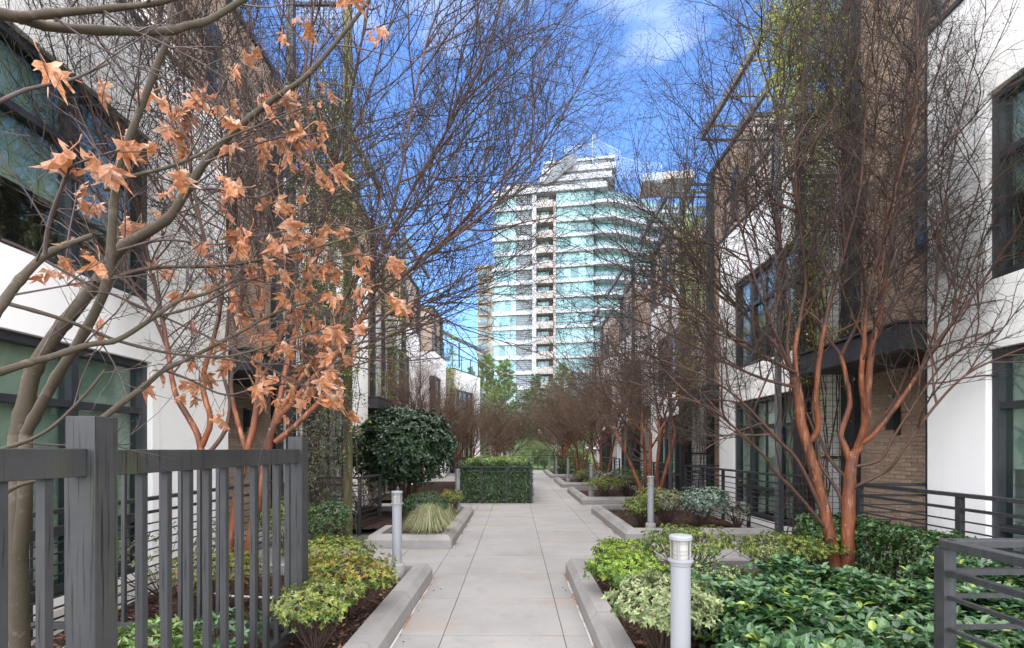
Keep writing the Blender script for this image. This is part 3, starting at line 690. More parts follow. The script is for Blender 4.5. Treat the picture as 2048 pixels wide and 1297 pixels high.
for proto, loc, rz, s, lab in ((pa,(3.0,23.3,.08),2.0,.98,'bare crape myrtle in the fourth bed of the right row'),(pb,(2.72,29.0,.08),1.2,.95,'bare crape myrtle in the last bed beside the far clipped hedge'),
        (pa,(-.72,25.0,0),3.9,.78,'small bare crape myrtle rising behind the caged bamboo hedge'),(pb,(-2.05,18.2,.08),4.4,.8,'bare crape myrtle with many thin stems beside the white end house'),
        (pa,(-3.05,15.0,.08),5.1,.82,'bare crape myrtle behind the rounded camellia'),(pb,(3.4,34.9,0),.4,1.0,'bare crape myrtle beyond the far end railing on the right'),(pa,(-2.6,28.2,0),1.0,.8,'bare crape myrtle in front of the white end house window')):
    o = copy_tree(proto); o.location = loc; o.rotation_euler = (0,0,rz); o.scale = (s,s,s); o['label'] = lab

# ------------------------------------------------------------------ maple with dry leaves
root = thing('maple_tree', (-2.15,2.2,.08), 'maple with mossy grey branches and clinging dry orange leaves over the picket fence', 'tree')
T = Tree(77, [(.42,.0045,3,38,.12,4),(.22,.0026,2,40,.15,3),(.10,.0018,0,40,.2,2)], trop=.03); T.podp = 0
BR = []
def B(pl, y0, y1, r0, r1, spawn=.35, sp=.22):
    pts = trace(pl, y0, y1); 
    P = pts; m = MB
    # dense samples for hanging leaves
    for i in range(len(P)-1):
        for k in range(8): BR.append(P[i].lerp(P[i+1], k/8))
    n = len(P); Q = []
    for i in range(n-1):
        p0 = P[max(i-1,0)]; p1 = P[i]; p2 = P[i+1]; p3 = P[min(i+2,n-1)]
        for k in range(5):
            t = k/5; Q.append(.5*((2*p1)+(p2-p0)*t+(2*p0-5*p1+4*p2-p3)*t*t+(3*p1-p0-3*p2+p3)*t**3))
    Q.append(P[-1].copy()); mm = len(Q)
    rad = [(r0+(r1-r0)*i/(mm-1))*(1.18 if i % 7 == 3 else 1) for i in range(mm)]
    (T.trunk if r0 > .007 else T.limb).tube(Q, rad, 9 if r0 > .007 else 6)
    acc = 0; tot = sum((Q[i+1]-Q[i]).length for i in range(mm-1)); nx = spawn*tot
    for i in range(mm-1):
        sg = (Q[i+1]-Q[i]).length
        while acc+sg > nx and sg > 0:
            T.shoot(Q[i], off_axis((Q[i+1]-Q[i]).normalized(), R(T.r.uniform(28,60)), T.r), 0, None, min(.0045, rad[i]*.6)); nx += sp*T.r.uniform(.6,1.5)
        acc += sg
g0 = Vector((-2.19,2.2,.05))
def Bp(pts3, r0, r1): (T.trunk).tube(pts3, [r0+(r1-r0)*i/(len(pts3)-1) for i in range(len(pts3))], 12)
Bp([g0, g0+Vector((.01,0,.6)), g0+Vector((0.0,.0,1.1)), W(36,870,2.2)], .036, .033)
Bp([g0+Vector((.0,0,.9)), g0+Vector((.05,-.02,1.2)), W(52,868,2.15)], .03, .022)
B([(36,870),(52,800),(68,738),(113,666),(150,620),(191,567),(236,502),(308,457),(342,430),(376,376),(410,325),(479,253),(547,198),(615,150),(700,51),(745,-10)], 2.2, 2.35, .033, .007, .3, .2)
B([(52,868),(80,815),(113,755),(154,690),(190,625),(215,560),(226,438),(236,342),(260,273),(308,147),(338,68),(342,-20)], 2.15, 1.9, .021, .010, .3, .2)
B([(-60,15),(0,28),(40,36),(75,48),(110,55),(220,62),(330,63),(375,52),(420,40),(485,0),(540,-40)], 1.45, 1.75, .017, .008, .2, .22)
B([(40,33),(140,24),(220,17),(330,3),(400,-30)], 1.5, 1.6, .012, .006, .2, .2)
B([(-30,645),(0,613),(40,560),(89,512),(135,490),(185,471)], 1.7, 2.0, .019, .008, .3)
B([(-40,760),(0,745),(55,727),(103,714),(178,690),(236,680),(308,635),(359,601),(410,588),(470,560)], 1.7, 2.3, .015, .006, .2, .2)
B([(17,608),(103,632),(171,656),(239,683),(342,707),(444,714),(512,700),(612,670),(690,640)], 1.9, 2.4, .0085, .0035, .2, .16)
B([(160,880),(219,826),(290,772),(328,741),(393,710),(478,666),(560,622),(640,600)], 2.1, 2.5, .014, .005, .25, .16)
B([(191,567),(229,556),(308,536),(444,532),(547,515),(650,491),(740,462),(800,440)], 2.2, 2.6, .010, .003, .2, .15)
B([(210,380),(250,357),(342,333),(410,304),(448,280),(513,253),(609,215)], 1.95, 2.3, .008, .003, .2, .16)
B([(-40,222),(0,203),(50,181),(110,167),(150,157),(215,128)], 1.35, 1.5, .006, .003, .2)
B([(0,480),(60,505),(160,560),(250,600),(340,640),(450,690),(560,750),(640,790)], 1.9, 2.5, .007, .003, .2, .16)
B([(89,512),(100,440),(130,360),(150,330),(240,300)], 1.75, 1.6, .007, .003, .2)
B([(308,635),(400,610),(500,560),(600,545),(700,510),(780,520)], 2.2, 2.6, .006, .0025, .15, .14)
B([(393,710),(460,720),(540,730),(620,720),(690,690),(800,612)], 2.4, 2.7, .006, .0025, .15, .14)
B([(328,741),(380,760),(450,790),(520,775),(600,770),(690,800)], 2.3, 2.6, .006, .0025, .15, .15)
B([(376,376),(450,380),(520,395),(600,345),(660,330)], 2.25, 2.5, .006, .0025, .1, .15)
B([(410,325),(480,300),(560,275),(620,270),(690,250)], 2.25, 2.45, .006, .0025, .1, .15)
B([(236,502),(330,480),(430,490),(520,470),(600,460),(680,450),(740,470)], 2.2, 2.6, .006, .0025, .1, .14)
B([(0,900),(60,880),(110,850),(170,790),(210,740)], 1.9, 2.0, .008, .004, .2)
B([(-20,1010),(30,975),(110,950),(180,920)], 1.95, 2.1, .010, .005, .9)
LEAVES = """80,140,70 45,160,42 175,165,50 150,325,70 190,350,70 235,350,55 155,390,60 240,300,60 355,360,60 25,230,36 185,85,45 195,105,32 275,205,30 235,140,30 170,240,32 70,195,30 615,50,40 755,65,35 690,5,45 655,205,26 560,190,35 575,215,40 444,191,30 424,215,35 530,198,30 557,209,45 595,205,26 595,246,30 640,253,36 496,280,50 513,301,40 568,280,55 616,280,50 554,301,30 581,315,40 595,335,40 554,325,30 636,321,40 629,345,45 660,345,45 438,369,50 496,397,45 557,400,40 578,417,30 605,400,26 428,420,35 301,383,26 257,397,26 356,308,30 318,267,40 342,274,45 291,250,26 274,205,30 236,137,26 280,120,26 287,72,30 253,85,36 192,103,30 332,17,26 373,17,36 427,14,26 506,7,24 653,205,24 451,34,24
236,461,40 325,550,36 44,447,30 41,509,36 92,447,30 147,553,30 198,536,55 390,508,45 291,450,35 321,464,40 397,601,30 232,656,28 438,584,30 462,457,28 479,488,45 503,478,48 561,461,50 578,474,36 564,505,45 602,495,45 629,485,36 663,471,45 691,464,36 486,515,40 527,509,45 544,536,36 568,556,45 605,546,32 650,546,40 458,560,40 564,601,45 595,625,36 616,584,26 650,597,36 677,608,36 472,635,40 489,652,36 513,673,30 554,676,36 591,666,32 616,649,32 650,669,40 680,666,40 383,659,36 376,738,30 410,758,40 390,786,28 441,751,26 369,789,30 314,758,36 403,823,28 448,851,42 499,731,40 472,738,30 520,748,26 540,751,26 554,710,48 533,717,32 595,704,36 506,786,45 527,796,36 561,768,36 588,786,40 578,762,32 632,772,45 626,789,40 632,724,36 650,751,40 677,720,40 643,816,32 677,792,32 684,820,45 694,833,32 547,809,26
718,507,36 739,520,32 770,531,40 660,534,32 732,558,28 749,592,40 708,602,36 674,606,36 770,606,36 800,613,42 807,623,36 787,531,28 694,620,26 667,664,48 711,664,36 701,688,40 708,702,32 657,753,40 677,794,36 681,818,42 670,698,32 415,535,34 500,560,36 610,520,34 520,620,34 440,690,34 575,640,34 630,620,34 610,740,34 470,600,32 700,560,34 640,700,34 590,590,34 545,655,32"""
def maple_leaf(k):
    r = random.Random(100+k)
    # half outline (angle from tip axis in degrees, radius); tip at -z, stalk end at origin
    half = [(0,1.0),(9,.72),(14,.78),(20,.52),(27,.40),(38,.74),(46,.93),(52,.62),(60,.66),(70,.42),(82,.36),(98,.58),(106,.70),(116,.46),(135,.30),(165,.18)]
    m = MB(); curl = r.uniform(.3,1.6); fold = r.uniform(.35,1.15); roll = r.uniform(-1.2,1.2); wv = r.uniform(2,5)
    ctr = Vector((0,0,-.30)); pts = []
    def warp(x, z):
        y = -fold*abs(x)*.8 + curl*(x*x*.6 - (z+.3)**2*.55) + roll*x*z + .10*math.sin(x*9*wv*.4+z*7)
        return (x*(1-.42*fold), y+r.uniform(-.05,.05), z)
    m.v.append(warp(0,-.30)); ring = []; inner = []
    for sgn in (1,-1):
        hs = half if sgn == 1 else list(reversed(half[1:]))
        for a, q in hs:
            q *= r.uniform(.9,1.08); x = sgn*math.sin(R(a))*q*.62; z = -.30 - math.cos(R(a))*q*.68
            ring.append((x,z))
    n = len(ring)
    for x, z in ring: m.v.append(warp(x*.5, -.30+(z+.30)*.5))
    for x, z in ring: m.v.append(warp(x, z))
    for i in range(n):
        j = (i+1) % n
        m.f.append((0,1+i,1+j)); m.f.append((1+i,1+n+i,1+n+j,1+j))
    b = len(m.v)
    # stalk
    m.tube([Vector((0,0,.28)), Vector((.02,.02,.1)), Vector(warp(0,-.3))], [.016,.014,.012], 3)
    return m.mesh('leaf', M['maple'], True)
LM = [maple_leaf(k) for k in range(14)]
lr = random.Random(4); nl = 0; pet = T.limb
items = []
for q in LEAVES.split():
    px, py, s = (float(v) for v in q.split(',')); items.append((px,py,s))
    if lr.random() < .62 and len(items) < 285: items.append((px+lr.uniform(-26,26), py+lr.uniform(-8,30), s*lr.uniform(.7,1)))
for px, py, s in items[:296]:
    Y = min(2.75, max(1.42, 1.45+(70-s)*.032)) + lr.uniform(-.08,.08)
    if px > 480: Y = min(2.75, max(Y, 2.25))
    c = W(px, py, Y); Ls = max(.062, min(.125, s*Y/1000*1.15))
    near = min(BR, key=lambda b: (b-c).length)
    if (near-c).length > .35: c = near + (c-near)*.35/(near-c).length*1.0
    o = inst('leaf', LM[lr.randrange(14)], root, c + Vector((0,0,Ls*.45)) - root.location, (lr.gauss(.1,.6), lr.gauss(0,.55), lr.uniform(-3.14,3.14)), (Ls*lr.uniform(1.0,1.35), Ls*lr.uniform(1.0,1.3), Ls*lr.uniform(.95,1.25)))
    top = c + Vector((0,0,Ls*.75)); mid = near.lerp(top, .55) + Vector((0,0,.02)) + rv(lr)*.015
    T.twig.tube([near, mid, top], [.0022,.0018,.0013], 3, False); nl += 1
print('maple leaves', nl)
lo = root.location
for mb, nm, mt in ((T.trunk,'trunk',M['maplebark']),(T.limb,'branches',M['mapletwig']),(T.twig,'twigs',M['mapletwig'])):
    mb.v = [(v[0]-lo.x, v[1]-lo.y, v[2]-lo.z) for v in mb.v]; o = mb.build(nm, mt, root, smooth=True)
    if nm == 'twigs': o['kind'] = 'stuff'
# ------------------------------------------------------------------ leafy plants
def leafquad(m, p, d, n, L, wd, c, fold=.25):
    """pointed oval leaf folded along its midrib: 6 vertices, 4 triangles"""
    s_ = d.cross(n)
    if s_.length < 1e-4: return
    s_.normalize(); up = s_.cross(d); k = len(m.v)
    m.v += [tuple(p), tuple(p+d*L*.45+s_*wd+up*wd*fold), tuple(p+d*L*.55-up*wd*.05), tuple(p+d*L*.45-s_*wd+up*wd*fold), tuple(p+d*L-up*L*.12)]
    m.f += [(k,k+1,k+2),(k,k+2,k+3),(k+2,k+1,k+4),(k+2,k+4,k+3)]
    m.c += [c]*5
def leafoval(m, p, d, n, L, wd, c, fold=.3):
    """rounder leaf for plants near the camera: 8 vertices"""
    s_ = d.cross(n)
    if s_.length < 1e-4: return
    s_.normalize(); up = s_.cross(d); k = len(m.v); f = up*wd*fold
    m.v += [tuple(p), tuple(p+d*L*.30+s_*wd*.85+f), tuple(p+d*L*.66+s_*wd*.82+f*.8), tuple(p+d*L-up*L*.16), tuple(p+d*L*.66-s_*wd*.82+f*.8), tuple(p+d*L*.30-s_*wd*.85+f), tuple(p+d*L*.3), tuple(p+d*L*.66-up*L*.03)]
    m.f += [(k,k+6,k+1),(k+1,k+6,k+7,k+2),(k+2,k+7,k+3),(k,k+5,k+6),(k+6,k+5,k+4,k+7),(k+7,k+4,k+3)]
    m.c += [c]*8
def pick(r, cols):
    c = cols[min(int(r.random()**1.0*len(cols)), len(cols)-1)]; f = r.uniform(.75,1.25); return (c[0]*f, c[1]*f, c[2]*f)
def lump(v, sd): return .15*math.sin(v.x*5.1+sd)*math.sin(v.y*4.3+sd*1.7) + .07*math.sin(v.z*9+sd*2.3+v.x*7) + .05*math.sin(v.y*13+sd)
def shrub(name, label, loc, rx, ry, rz, nros, Lf, cols, mt='leaf', seed=0, base=.3, per=6, stems=9, group='shrubs in the planting beds', top=None, wid=.24, inner=.72, cat='shrub', low=-.35, lumpy=1.0, z0=.1):
    """rosettes of leaves over an uneven dome on thin woody stems; loc is the foot, rz the height"""
    r = random.Random(seed+1000); t = thing(name, (loc[0],loc[1],z0), label, cat, group)
    m = MB(); st = MB(); cz = rz*(1-.5*(1-base))*1.0; hz = rz*(1-base)*.5; cz = rz-hz; tips = []
    if name == 'azalea': nros = int(nros*.82); base += .12; stems = int(stems*1.8); lumpy *= 1.25
    cz = rz*1.0; hz = rz*(1-base)*.5; cz = rz-hz
    for i in range(nros):
        while True:
            v = rv(r)
            if v.z > low or r.random() < .25: break
        q = r.uniform(inner-.12, 1.0)**.7 * (1+lumpy*lump(v*1.0, seed))
        p = Vector((v.x*rx*q, v.y*ry*q, cz+v.z*hz*q))
        if p.z < .03: p.z = .03 + r.random()*.05
        ax = (v*.8 + UP*.55 + rv(r)*.45).normalized(); tips.append(p)
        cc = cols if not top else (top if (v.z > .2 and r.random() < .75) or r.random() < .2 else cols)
        n_ = r.randint(max(2,per-2), per+1); a0 = r.random()*6.28
        e1 = ax.orthogonal().normalized(); e2 = ax.cross(e1)
        for k in range(n_):
            a = a0+6.283*k/n_; el = r.uniform(.15,.95)
            d = ((e1*math.cos(a)+e2*math.sin(a))*math.cos(el)+ax*math.sin(el)).normalized()
            leafquad(m, p, d, ax, Lf*r.uniform(.7,1.2), Lf*wid*r.uniform(.85,1.15), pick(r, cc))
    for i in range(stems*4):
        p = tips[r.randrange(len(tips))]; a = r.random()*6.28; b = Vector((.05*rx*math.cos(a), .05*ry*math.sin(a), -.04))
        mid = Vector((p.x*.45, p.y*.45, p.z*.45)) + rv(r)*.04; q = p*.97
        st.tube([b, mid, q], [.007 if i < stems else .004, .005 if i < stems else .0032, .002], 4, False)
    tag(m.build('foliage', M[mt], t), kind='stuff'); st.build('stems', M['stem'], t)
    return t
GRN = [(.055,.105,.028),(.075,.135,.035),(.04,.08,.022)]
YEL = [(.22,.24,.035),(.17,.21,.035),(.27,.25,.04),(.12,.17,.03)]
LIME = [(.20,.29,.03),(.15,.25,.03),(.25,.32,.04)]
PALE = [(.26,.30,.13),(.20,.25,.10),(.30,.31,.16),(.13,.18,.06)]
ORG = [(.30,.20,.05),(.32,.13,.04),(.20,.20,.04),(.25,.23,.04)]
RED = [(.16,.10,.06),(.12,.13,.05),(.10,.12,.05),(.19,.12,.09)]
VAR = [(.20,.26,.20),(.10,.17,.09),(.28,.32,.27),(.07,.12,.06)]
DRK = [(.024,.052,.020),(.036,.074,.026),(.048,.09,.034),(.018,.036,.015)]
S = shrub
# left near bed
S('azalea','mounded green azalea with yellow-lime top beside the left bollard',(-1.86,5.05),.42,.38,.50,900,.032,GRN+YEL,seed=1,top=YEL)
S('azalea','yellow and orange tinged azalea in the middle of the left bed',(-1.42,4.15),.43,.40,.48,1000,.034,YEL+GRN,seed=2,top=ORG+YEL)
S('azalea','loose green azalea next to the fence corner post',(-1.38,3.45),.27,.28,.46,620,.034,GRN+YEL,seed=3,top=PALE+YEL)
S('azalea','thin green and russet azalea seen through the pickets',(-2.55,4.2),.38,.36,.52,560,.033,GRN+ORG,seed=4,top=YEL)
S('boxwood','dark round boxwood against the fence end post',(-2.62,6.95),.36,.36,.78,1100,.028,GRN,seed=5,mt='gloss',z0=0)
S('boxwood','loose boxwood behind the orange stems, below the brick',(-3.15,6.9),.42,.35,.80,900,.032,GRN+YEL,seed=6,mt='gloss',z0=0)
S('weed_clump','leafy green weeds at the foot of the left fence post',(-2.05,2.55),.35,.55,.42,420,.06,[(.12,.2,.05),(.18,.25,.07),(.08,.15,.04)],seed=7,mt='gloss',per=4,cat='plant')
S('weed_clump','low glossy seedlings between pickets and mulch',(-2.0,3.35),.30,.30,.26,160,.05,[(.07,.15,.05),(.09,.17,.08)],seed=8,mt='gloss',per=4,cat='plant')
S('weed_clump','sparse twiggy plant growing by the bar railing',(-3.2,4.6),.28,.9,.75,170,.04,[(.09,.13,.05),(.13,.16,.06)],seed=9,per=3,stems=10,cat='plant',base=.05)
# second left bed
S('boxwood','clipped rounded boxwood in front of the camellia',(-1.62,9.05),.44,.40,.62,2300,.022,[(.035,.075,.02),(.05,.10,.03)],seed=10,mt='gloss',lumpy=.25,base=.1)
S('azalea','small yellow-green azalea by the bollard next to the bamboo cage',(-1.35,10.3),.30,.30,.55,420,.036,YEL+GRN,seed=12,top=YEL+ORG)
S('azalea','bare-stemmed reddish azalea under the camellia',(-3.1,10.2),.5,.4,.75,300,.035,RED+ORG,seed=13,stems=14)
def camellia():
    t = shrub('camellia','big rounded dark glossy camellia with two-lobed crown',(-2.32,10.75),1.02,.95,2.27,5200,.085,DRK,'gloss',14,.25,5,10,'shrubs in the planting beds',wid=.27,inner=.62,lumpy=.7)
    r = random.Random(3); m = MB()
    for k in range(5):
        a = r.uniform(0,6.28); d = Vector((math.cos(a)*.45, math.sin(a)*.45, 1.5)); m.tube([Vector((0,0,-.05)), d*.4+rv(r)*.05, d], [.055,.04,.02], 7)
    m.build('trunk', M['stem'], t, smooth=True)
camellia()
S('camellia','lower dark glossy shoulder of camellia by the wire railing',(-3.1,11.0),.75,.6,1.95,2000,.085,DRK,mt='gloss',seed=15,per=5,wid=.27,inner=.6)
def tuft(label, loc, n, L, seed, sc_=1):
    r = random.Random(seed); t = thing('grass_tuft', (loc[0],loc[1],.1), label, 'grass', 'ornamental grass tufts'); m = MB()
    for i in range(n):
        a = r.random()*6.28; out = r.uniform(.15,1)*L*.75; h = L*r.uniform(.45,1.0)*(1.15-.5*out/L); p = Vector((math.cos(a)*r.uniform(0,.09), math.sin(a)*r.uniform(0,.09), 0))
        e = Vector((math.cos(a), math.sin(a), 0)); sd = Vector((-e.y,e.x,0)); wd = r.uniform(.002,.0042)
        cl = pick(r, [(.40,.40,.22),(.30,.33,.15),(.50,.47,.30),(.22,.27,.10)]) if r.random() > .08 else (.42,.27,.13)
        pts = [p, p+e*out*.35+UP*h*.75, p+e*out*.72+UP*h*.85, p+e*out*1.08+UP*h*.45]
        k = len(m.v)
        for j, q in enumerate(pts):
            ww = wd*(1-.25*j); m.v += [tuple(q-sd*ww), tuple(q+sd*ww)]; m.c += [cl]*2
        for j in range(3): m.f.append((k+2*j,k+2*j+1,k+2*j+3,k+2*j+2))
    tag(m.build('blades', M['leaf'], t), kind='stuff')
tuft('large fountain of pale variegated grass at the kerb corner', (-1.36,7.92), 1800, .60, 1)
tuft('smaller pale grass tuft behind the large one', (-1.32,9.1), 700, .45, 2)
# right near bed
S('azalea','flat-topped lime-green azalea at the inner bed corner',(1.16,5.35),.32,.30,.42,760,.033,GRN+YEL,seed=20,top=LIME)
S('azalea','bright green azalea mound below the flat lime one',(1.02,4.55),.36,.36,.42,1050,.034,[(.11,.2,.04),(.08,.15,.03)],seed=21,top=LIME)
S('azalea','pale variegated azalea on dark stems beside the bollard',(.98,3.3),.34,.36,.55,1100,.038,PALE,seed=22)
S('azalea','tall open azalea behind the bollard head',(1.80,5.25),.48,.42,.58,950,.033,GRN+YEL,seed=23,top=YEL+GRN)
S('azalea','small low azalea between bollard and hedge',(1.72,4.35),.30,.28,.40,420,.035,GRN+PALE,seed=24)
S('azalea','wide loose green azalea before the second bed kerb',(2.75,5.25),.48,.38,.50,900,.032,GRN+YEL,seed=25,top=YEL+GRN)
S('azalea','green azalea beside the forked trunk',(3.2,5.45),.35,.30,.45,560,.032,GRN+YEL,seed=26)
def hedge(name, label, x0, x1, y0, y1, h, n, Lf, cols, mt, seed, wid=.25, per=5, z0=.1, grp='hedges and ground cover', rough=.05, sides=True, upb=.6, cat='hedge', leaf=None, deep=.035):
    leaf = leaf or leafquad
    r = random.Random(seed); t = thing(name, ((x0+x1)/2,(y0+y1)/2,z0), label, cat, grp); m = MB(); st = MB()
    W_, D_ = x1-x0, y1-y0; at, af, as_ = W_*D_, W_*h, D_*h; tot = at+af*1.2+as_*1.2
    for i in range(n):
        q = r.random()*tot if sides else 0
        x = r.uniform(-W_/2, W_/2); y = r.uniform(-D_/2, D_/2); z = h*r.uniform(.05,1.0)
        bump = rough*(math.sin(x*4.2+seed)*math.cos(y*3.7+seed*1.3)+.6*math.sin(x*9+y*7))
        dp = abs(r.gauss(0,deep))
        if q < at: p = Vector((x,y,h+bump-dp)); nv = UP
        elif q < at+af*1.2: p = Vector((x, -D_/2-bump*.6+dp, z)); nv = Vector((0,-1,0))
        else: s_ = -1 if r.random() < .6 else 1; p = Vector((s_*(W_/2+bump*.6-dp), y, z)); nv = Vector((s_,0,0))
        ax = (nv + UP*upb + rv(r)*.5).normalized(); e1 = ax.orthogonal().normalized(); e2 = ax.cross(e1); a0 = r.random()*6.28; k_ = r.randint(max(2,per-2), per+1)
        for k in range(k_):
            a = a0+6.283*k/k_; el = r.uniform(.05,.9); d = ((e1*math.cos(a)+e2*math.sin(a))*math.cos(el)+ax*math.sin(el)).normalized()
            leaf(m, p, d, ax, Lf*r.uniform(.7,1.2), Lf*wid*r.uniform(.85,1.15), pick(r, cols))
        if i % 9 == 0: st.tube([Vector((p.x*.9+r.uniform(-.05,.05), p.y*.9, -.04)), p*.5+Vector((p.x*.45,p.y*.45,0)), p], [.006,.004,.002], 4, False)
    tag(m.build('foliage', M[mt], t), kind='stuff'); st.build('stems', M['stem'], t)
    return t
LAU = [(.045,.105,.035),(.065,.14,.045),(.09,.17,.055),(.03,.07,.028),(.055,.12,.05),(.035,.08,.03)]
hedge('laurel_ground_cover','glossy dark green leafy ground cover filling the right foreground bed',1.30,4.0,2.55,4.3,.36,4200,.078,LAU+LAU+[(.20,.27,.04)],'gloss',3,.27,5,rough=.085,leaf=leafoval,deep=.09,upb=.8)
hedge('laurel_ground_cover','glossy ground cover strip between the bollard and steel railing corner',1.05,2.6,1.75,2.6,.30,1100,.078,LAU,'gloss',4,.27,5,leaf=leafoval,deep=.08,rough=.07)
hedge('holly_hedge','clipped dark holly hedge along the long railing, right of the forked trunk',3.66,4.05,4.35,5.78,.60,2600,.045,GRN+[(.03,.07,.025)],'gloss',5,.28,5,rough=.05,deep=.06)
hedge('holly_hedge','short clipped dark holly hedge behind the forked trunk',3.22,3.64,5.48,5.78,.62,900,.045,GRN+[(.03,.07,.025)],'gloss',15,.28,5,rough=.05,deep=.06)
# second right bed
S('azalea','small green azalea at the front of the second bed',(2.2,8.75),.32,.30,.55,520,.038,GRN+YEL,seed=30)
S('azalea','reddish twiggy azalea in the second bed',(2.72,9.0),.42,.36,.66,620,.036,RED+PALE,seed=31)
S('variegated_shrub','grey-green variegated shrub in the second bed',(3.35,8.95),.46,.38,.70,620,.055,VAR,mt='gloss',seed=32,per=5)
S('variegated_shrub','thin red-stemmed plant at the railing end of the second bed',(3.85,8.7),.25,.25,.5,90,.05,VAR+RED,seed=33,per=4,stems=12)
S('azalea','bright yellow-green azalea under the second bare tree',(3.0,10.9),.40,.35,.55,420,.036,LIME+YEL,seed=34)
S('azalea','olive azalea by the bed corner beyond the second bollard',(2.4,13.55),.55,.35,.62,700,.036,GRN+YEL,seed=35,top=YEL)
S('azalea','dark olive azalea next to the third tree trunk',(3.1,13.8),.5,.4,.7,560,.04,GRN+RED,seed=36)
S('variegated_shrub','grey twiggy shrub in the third bed',(2.75,15.2),.55,.45,.72,420,.05,VAR+RED,seed=37,per=4,stems=16)
S('azalea','green azalea before the third railing',(3.5,15.8),.55,.5,.8,520,.045,GRN,seed=38)
S('azalea','yellowish small azalea in the fourth bed front',(2.5,19.4),.35,.3,.5,240,.045,YEL+GRN,seed=39)
S('variegated_shrub','thin grey shrub in the fourth bed',(2.9,20.0),.5,.4,.6,220,.05,VAR+RED,seed=40,per=4,stems=14)
S('azalea','dark green shrub under the fourth tree',(3.5,21.4),.5,.5,.8,360,.05,GRN,seed=41)
hedge('clipped_hedge','low clipped dark green hedge in the last bed',2.2,4.0,26.6,28.6,.75,1200,.06,GRN+[(.03,.06,.02)],'leaf',9,.3,4)
S('azalea','reddish shrub beside the last bollard',(2.6,29.3),.5,.4,.6,180,.06,RED,seed=42)
# caged bamboo hedge
BAM = [(.055,.10,.035),(.035,.068,.03),(.08,.13,.05),(.14,.19,.10)]
hd = hedge('bamboo_hedge','dense dark bamboo hedge bulging inside the steel cage, lighter leaves on top',-1.54,.38,13.69,19.5,1.02,7600,.17,BAM,'leaf',6,.11,6,z0=0,rough=.035,upb=.1)
hedge('new_bamboo_growth','lime-tipped new growth on top of the caged bamboo hedge',-1.42,.30,13.85,19.4,1.10,2600,.13,[(.20,.28,.06),(.15,.22,.06),(.26,.31,.09)],'leaf',7,.10,6,z0=0,sides=False,rough=.06)
cg = thing('hedge_cage', (0,0,0), 'dark steel railing cage around the bamboo hedge', 'railing')
rail_run(cg, (-1.58,19.6,0), (-1.58,13.62,0), 5, zt=1.0, nbar=7, bar=.006); rail_run(cg, (-1.58,13.62,0), (.42,13.62,0), 4, zt=1.0, nbar=7, bar=.006, endposts=(0,1)); rail_run(cg, (.42,13.62,0), (.42,19.6,0), 5, zt=1.0, nbar=7, bar=.006, endposts=(0,1))

# climbers on the trellises
def vine(label, y, xa, xb, spots, n, cols, seed, Lf=.05):
    r = random.Random(seed); t = thing('climbing_vine', ((xa+xb)/2, y-.05, 0), label, 'vine', 'climbers on the wire trellises'); m = MB(); st = MB(); mx_ = (xa+xb)/2
    zmax = max(s_[1]+s_[2] for s_ in spots)
    for k in range(9):
        x = r.uniform(xa,xb)-mx_; pts = []; z = 0
        while z < zmax: pts.append(Vector((x, r.uniform(-.03,.03), z))); z += .3; x += r.uniform(-.07,.07)
        st.tube(pts, [.008*(1-.6*i/len(pts))+.002 for i in range(len(pts))], 4, False)
    for i in range(n):
        cx, cz, rad, spread = spots[r.randrange(len(spots))]
        p = Vector((cx-mx_+r.gauss(0,spread), r.gauss(0,.10), cz+r.gauss(0,rad*.5)))
        for k in range(r.randint(3,6)):
            d = (rv(r)+Vector((0,0,-.5))).normalized(); leafquad(m, p+rv(r)*.05, d, rv(r), Lf*r.uniform(.7,1.3), Lf*.2, pick(r, cols))
        if i % 4 == 0: st.tube([p, p+rv(r)*.15, p+rv(r)*.2+Vector((0,0,-.15))], [.003,.0025,.002], 3, False)
    tag(m.build('leaves', M['leaf'], t), kind='stuff'); tag(st.build('stems', M['stem'], t), kind='stuff')
VG = [(.38,.42,.06),(.30,.36,.06),(.44,.44,.10),(.18,.24,.05)]
vine('yellow-green climber spilling high over the right pergola and trellis', 8.3, 4.3, 5.6, [(4.75,8.6,1.0,.30),(5.2,8.3,1.2,.30),(4.5,7.6,.8,.18),(5.1,6.9,1.0,.25),(4.9,5.6,1.4,.2),(4.9,4.2,1.6,.2),(4.45,8.4,.8,.3),(4.9,8.0,1.2,.3)], 3200, VG, 1, .055)
vine('sparse pale climber on the wire grid behind the forked trunk', 8.22, 4.75, 5.55, [(4.9,2.6,.8,.15),(5.25,3.0,.8,.15),(5.05,1.4,1.2,.2)], 200, VG, 2, .045)
vine('leafy climber high on the left mossy post trellis', 8.3, -3.75, -2.6, [(-3.2,6.0,1.2,.30),(-2.9,5.2,1.4,.25),(-3.3,4.2,1.2,.25),(-2.85,3.4,1.2,.22),(-3.2,6.9,.7,.3)], 2300, VG+GRN, 3, .055)
vine('tangled brownish climber low on the left wire trellis', 8.25, -3.75, -2.8, [(-3.25,1.6,.8,.28),(-3.1,2.2,.7,.28),(-3.3,1.1,.8,.25)], 700, [(.18,.19,.10),(.22,.19,.13),(.13,.15,.06)], 4, .05)
vine('thin green climber on the brick of the second left house', 17.2, -4.6, -3.6, [(-4.2,7,1.5,.2),(-4.1,5,1.5,.2),(-4.3,3,1.5,.2)], 700, VG, 5, .07)
vine('green climber hanging beside the white end house', 29.6, -4.3, -3.4, [(-3.9,7,2,.25),(-3.8,5,2,.25)], 700, VG, 6, .09)
vine('green climber on the third right house trellis', 14.2, 4.7, 5.6, [(5,7.5,1.2,.25),(5,6,1.4,.25),(4.9,4,1.5,.2)], 900, VG, 7, .07)

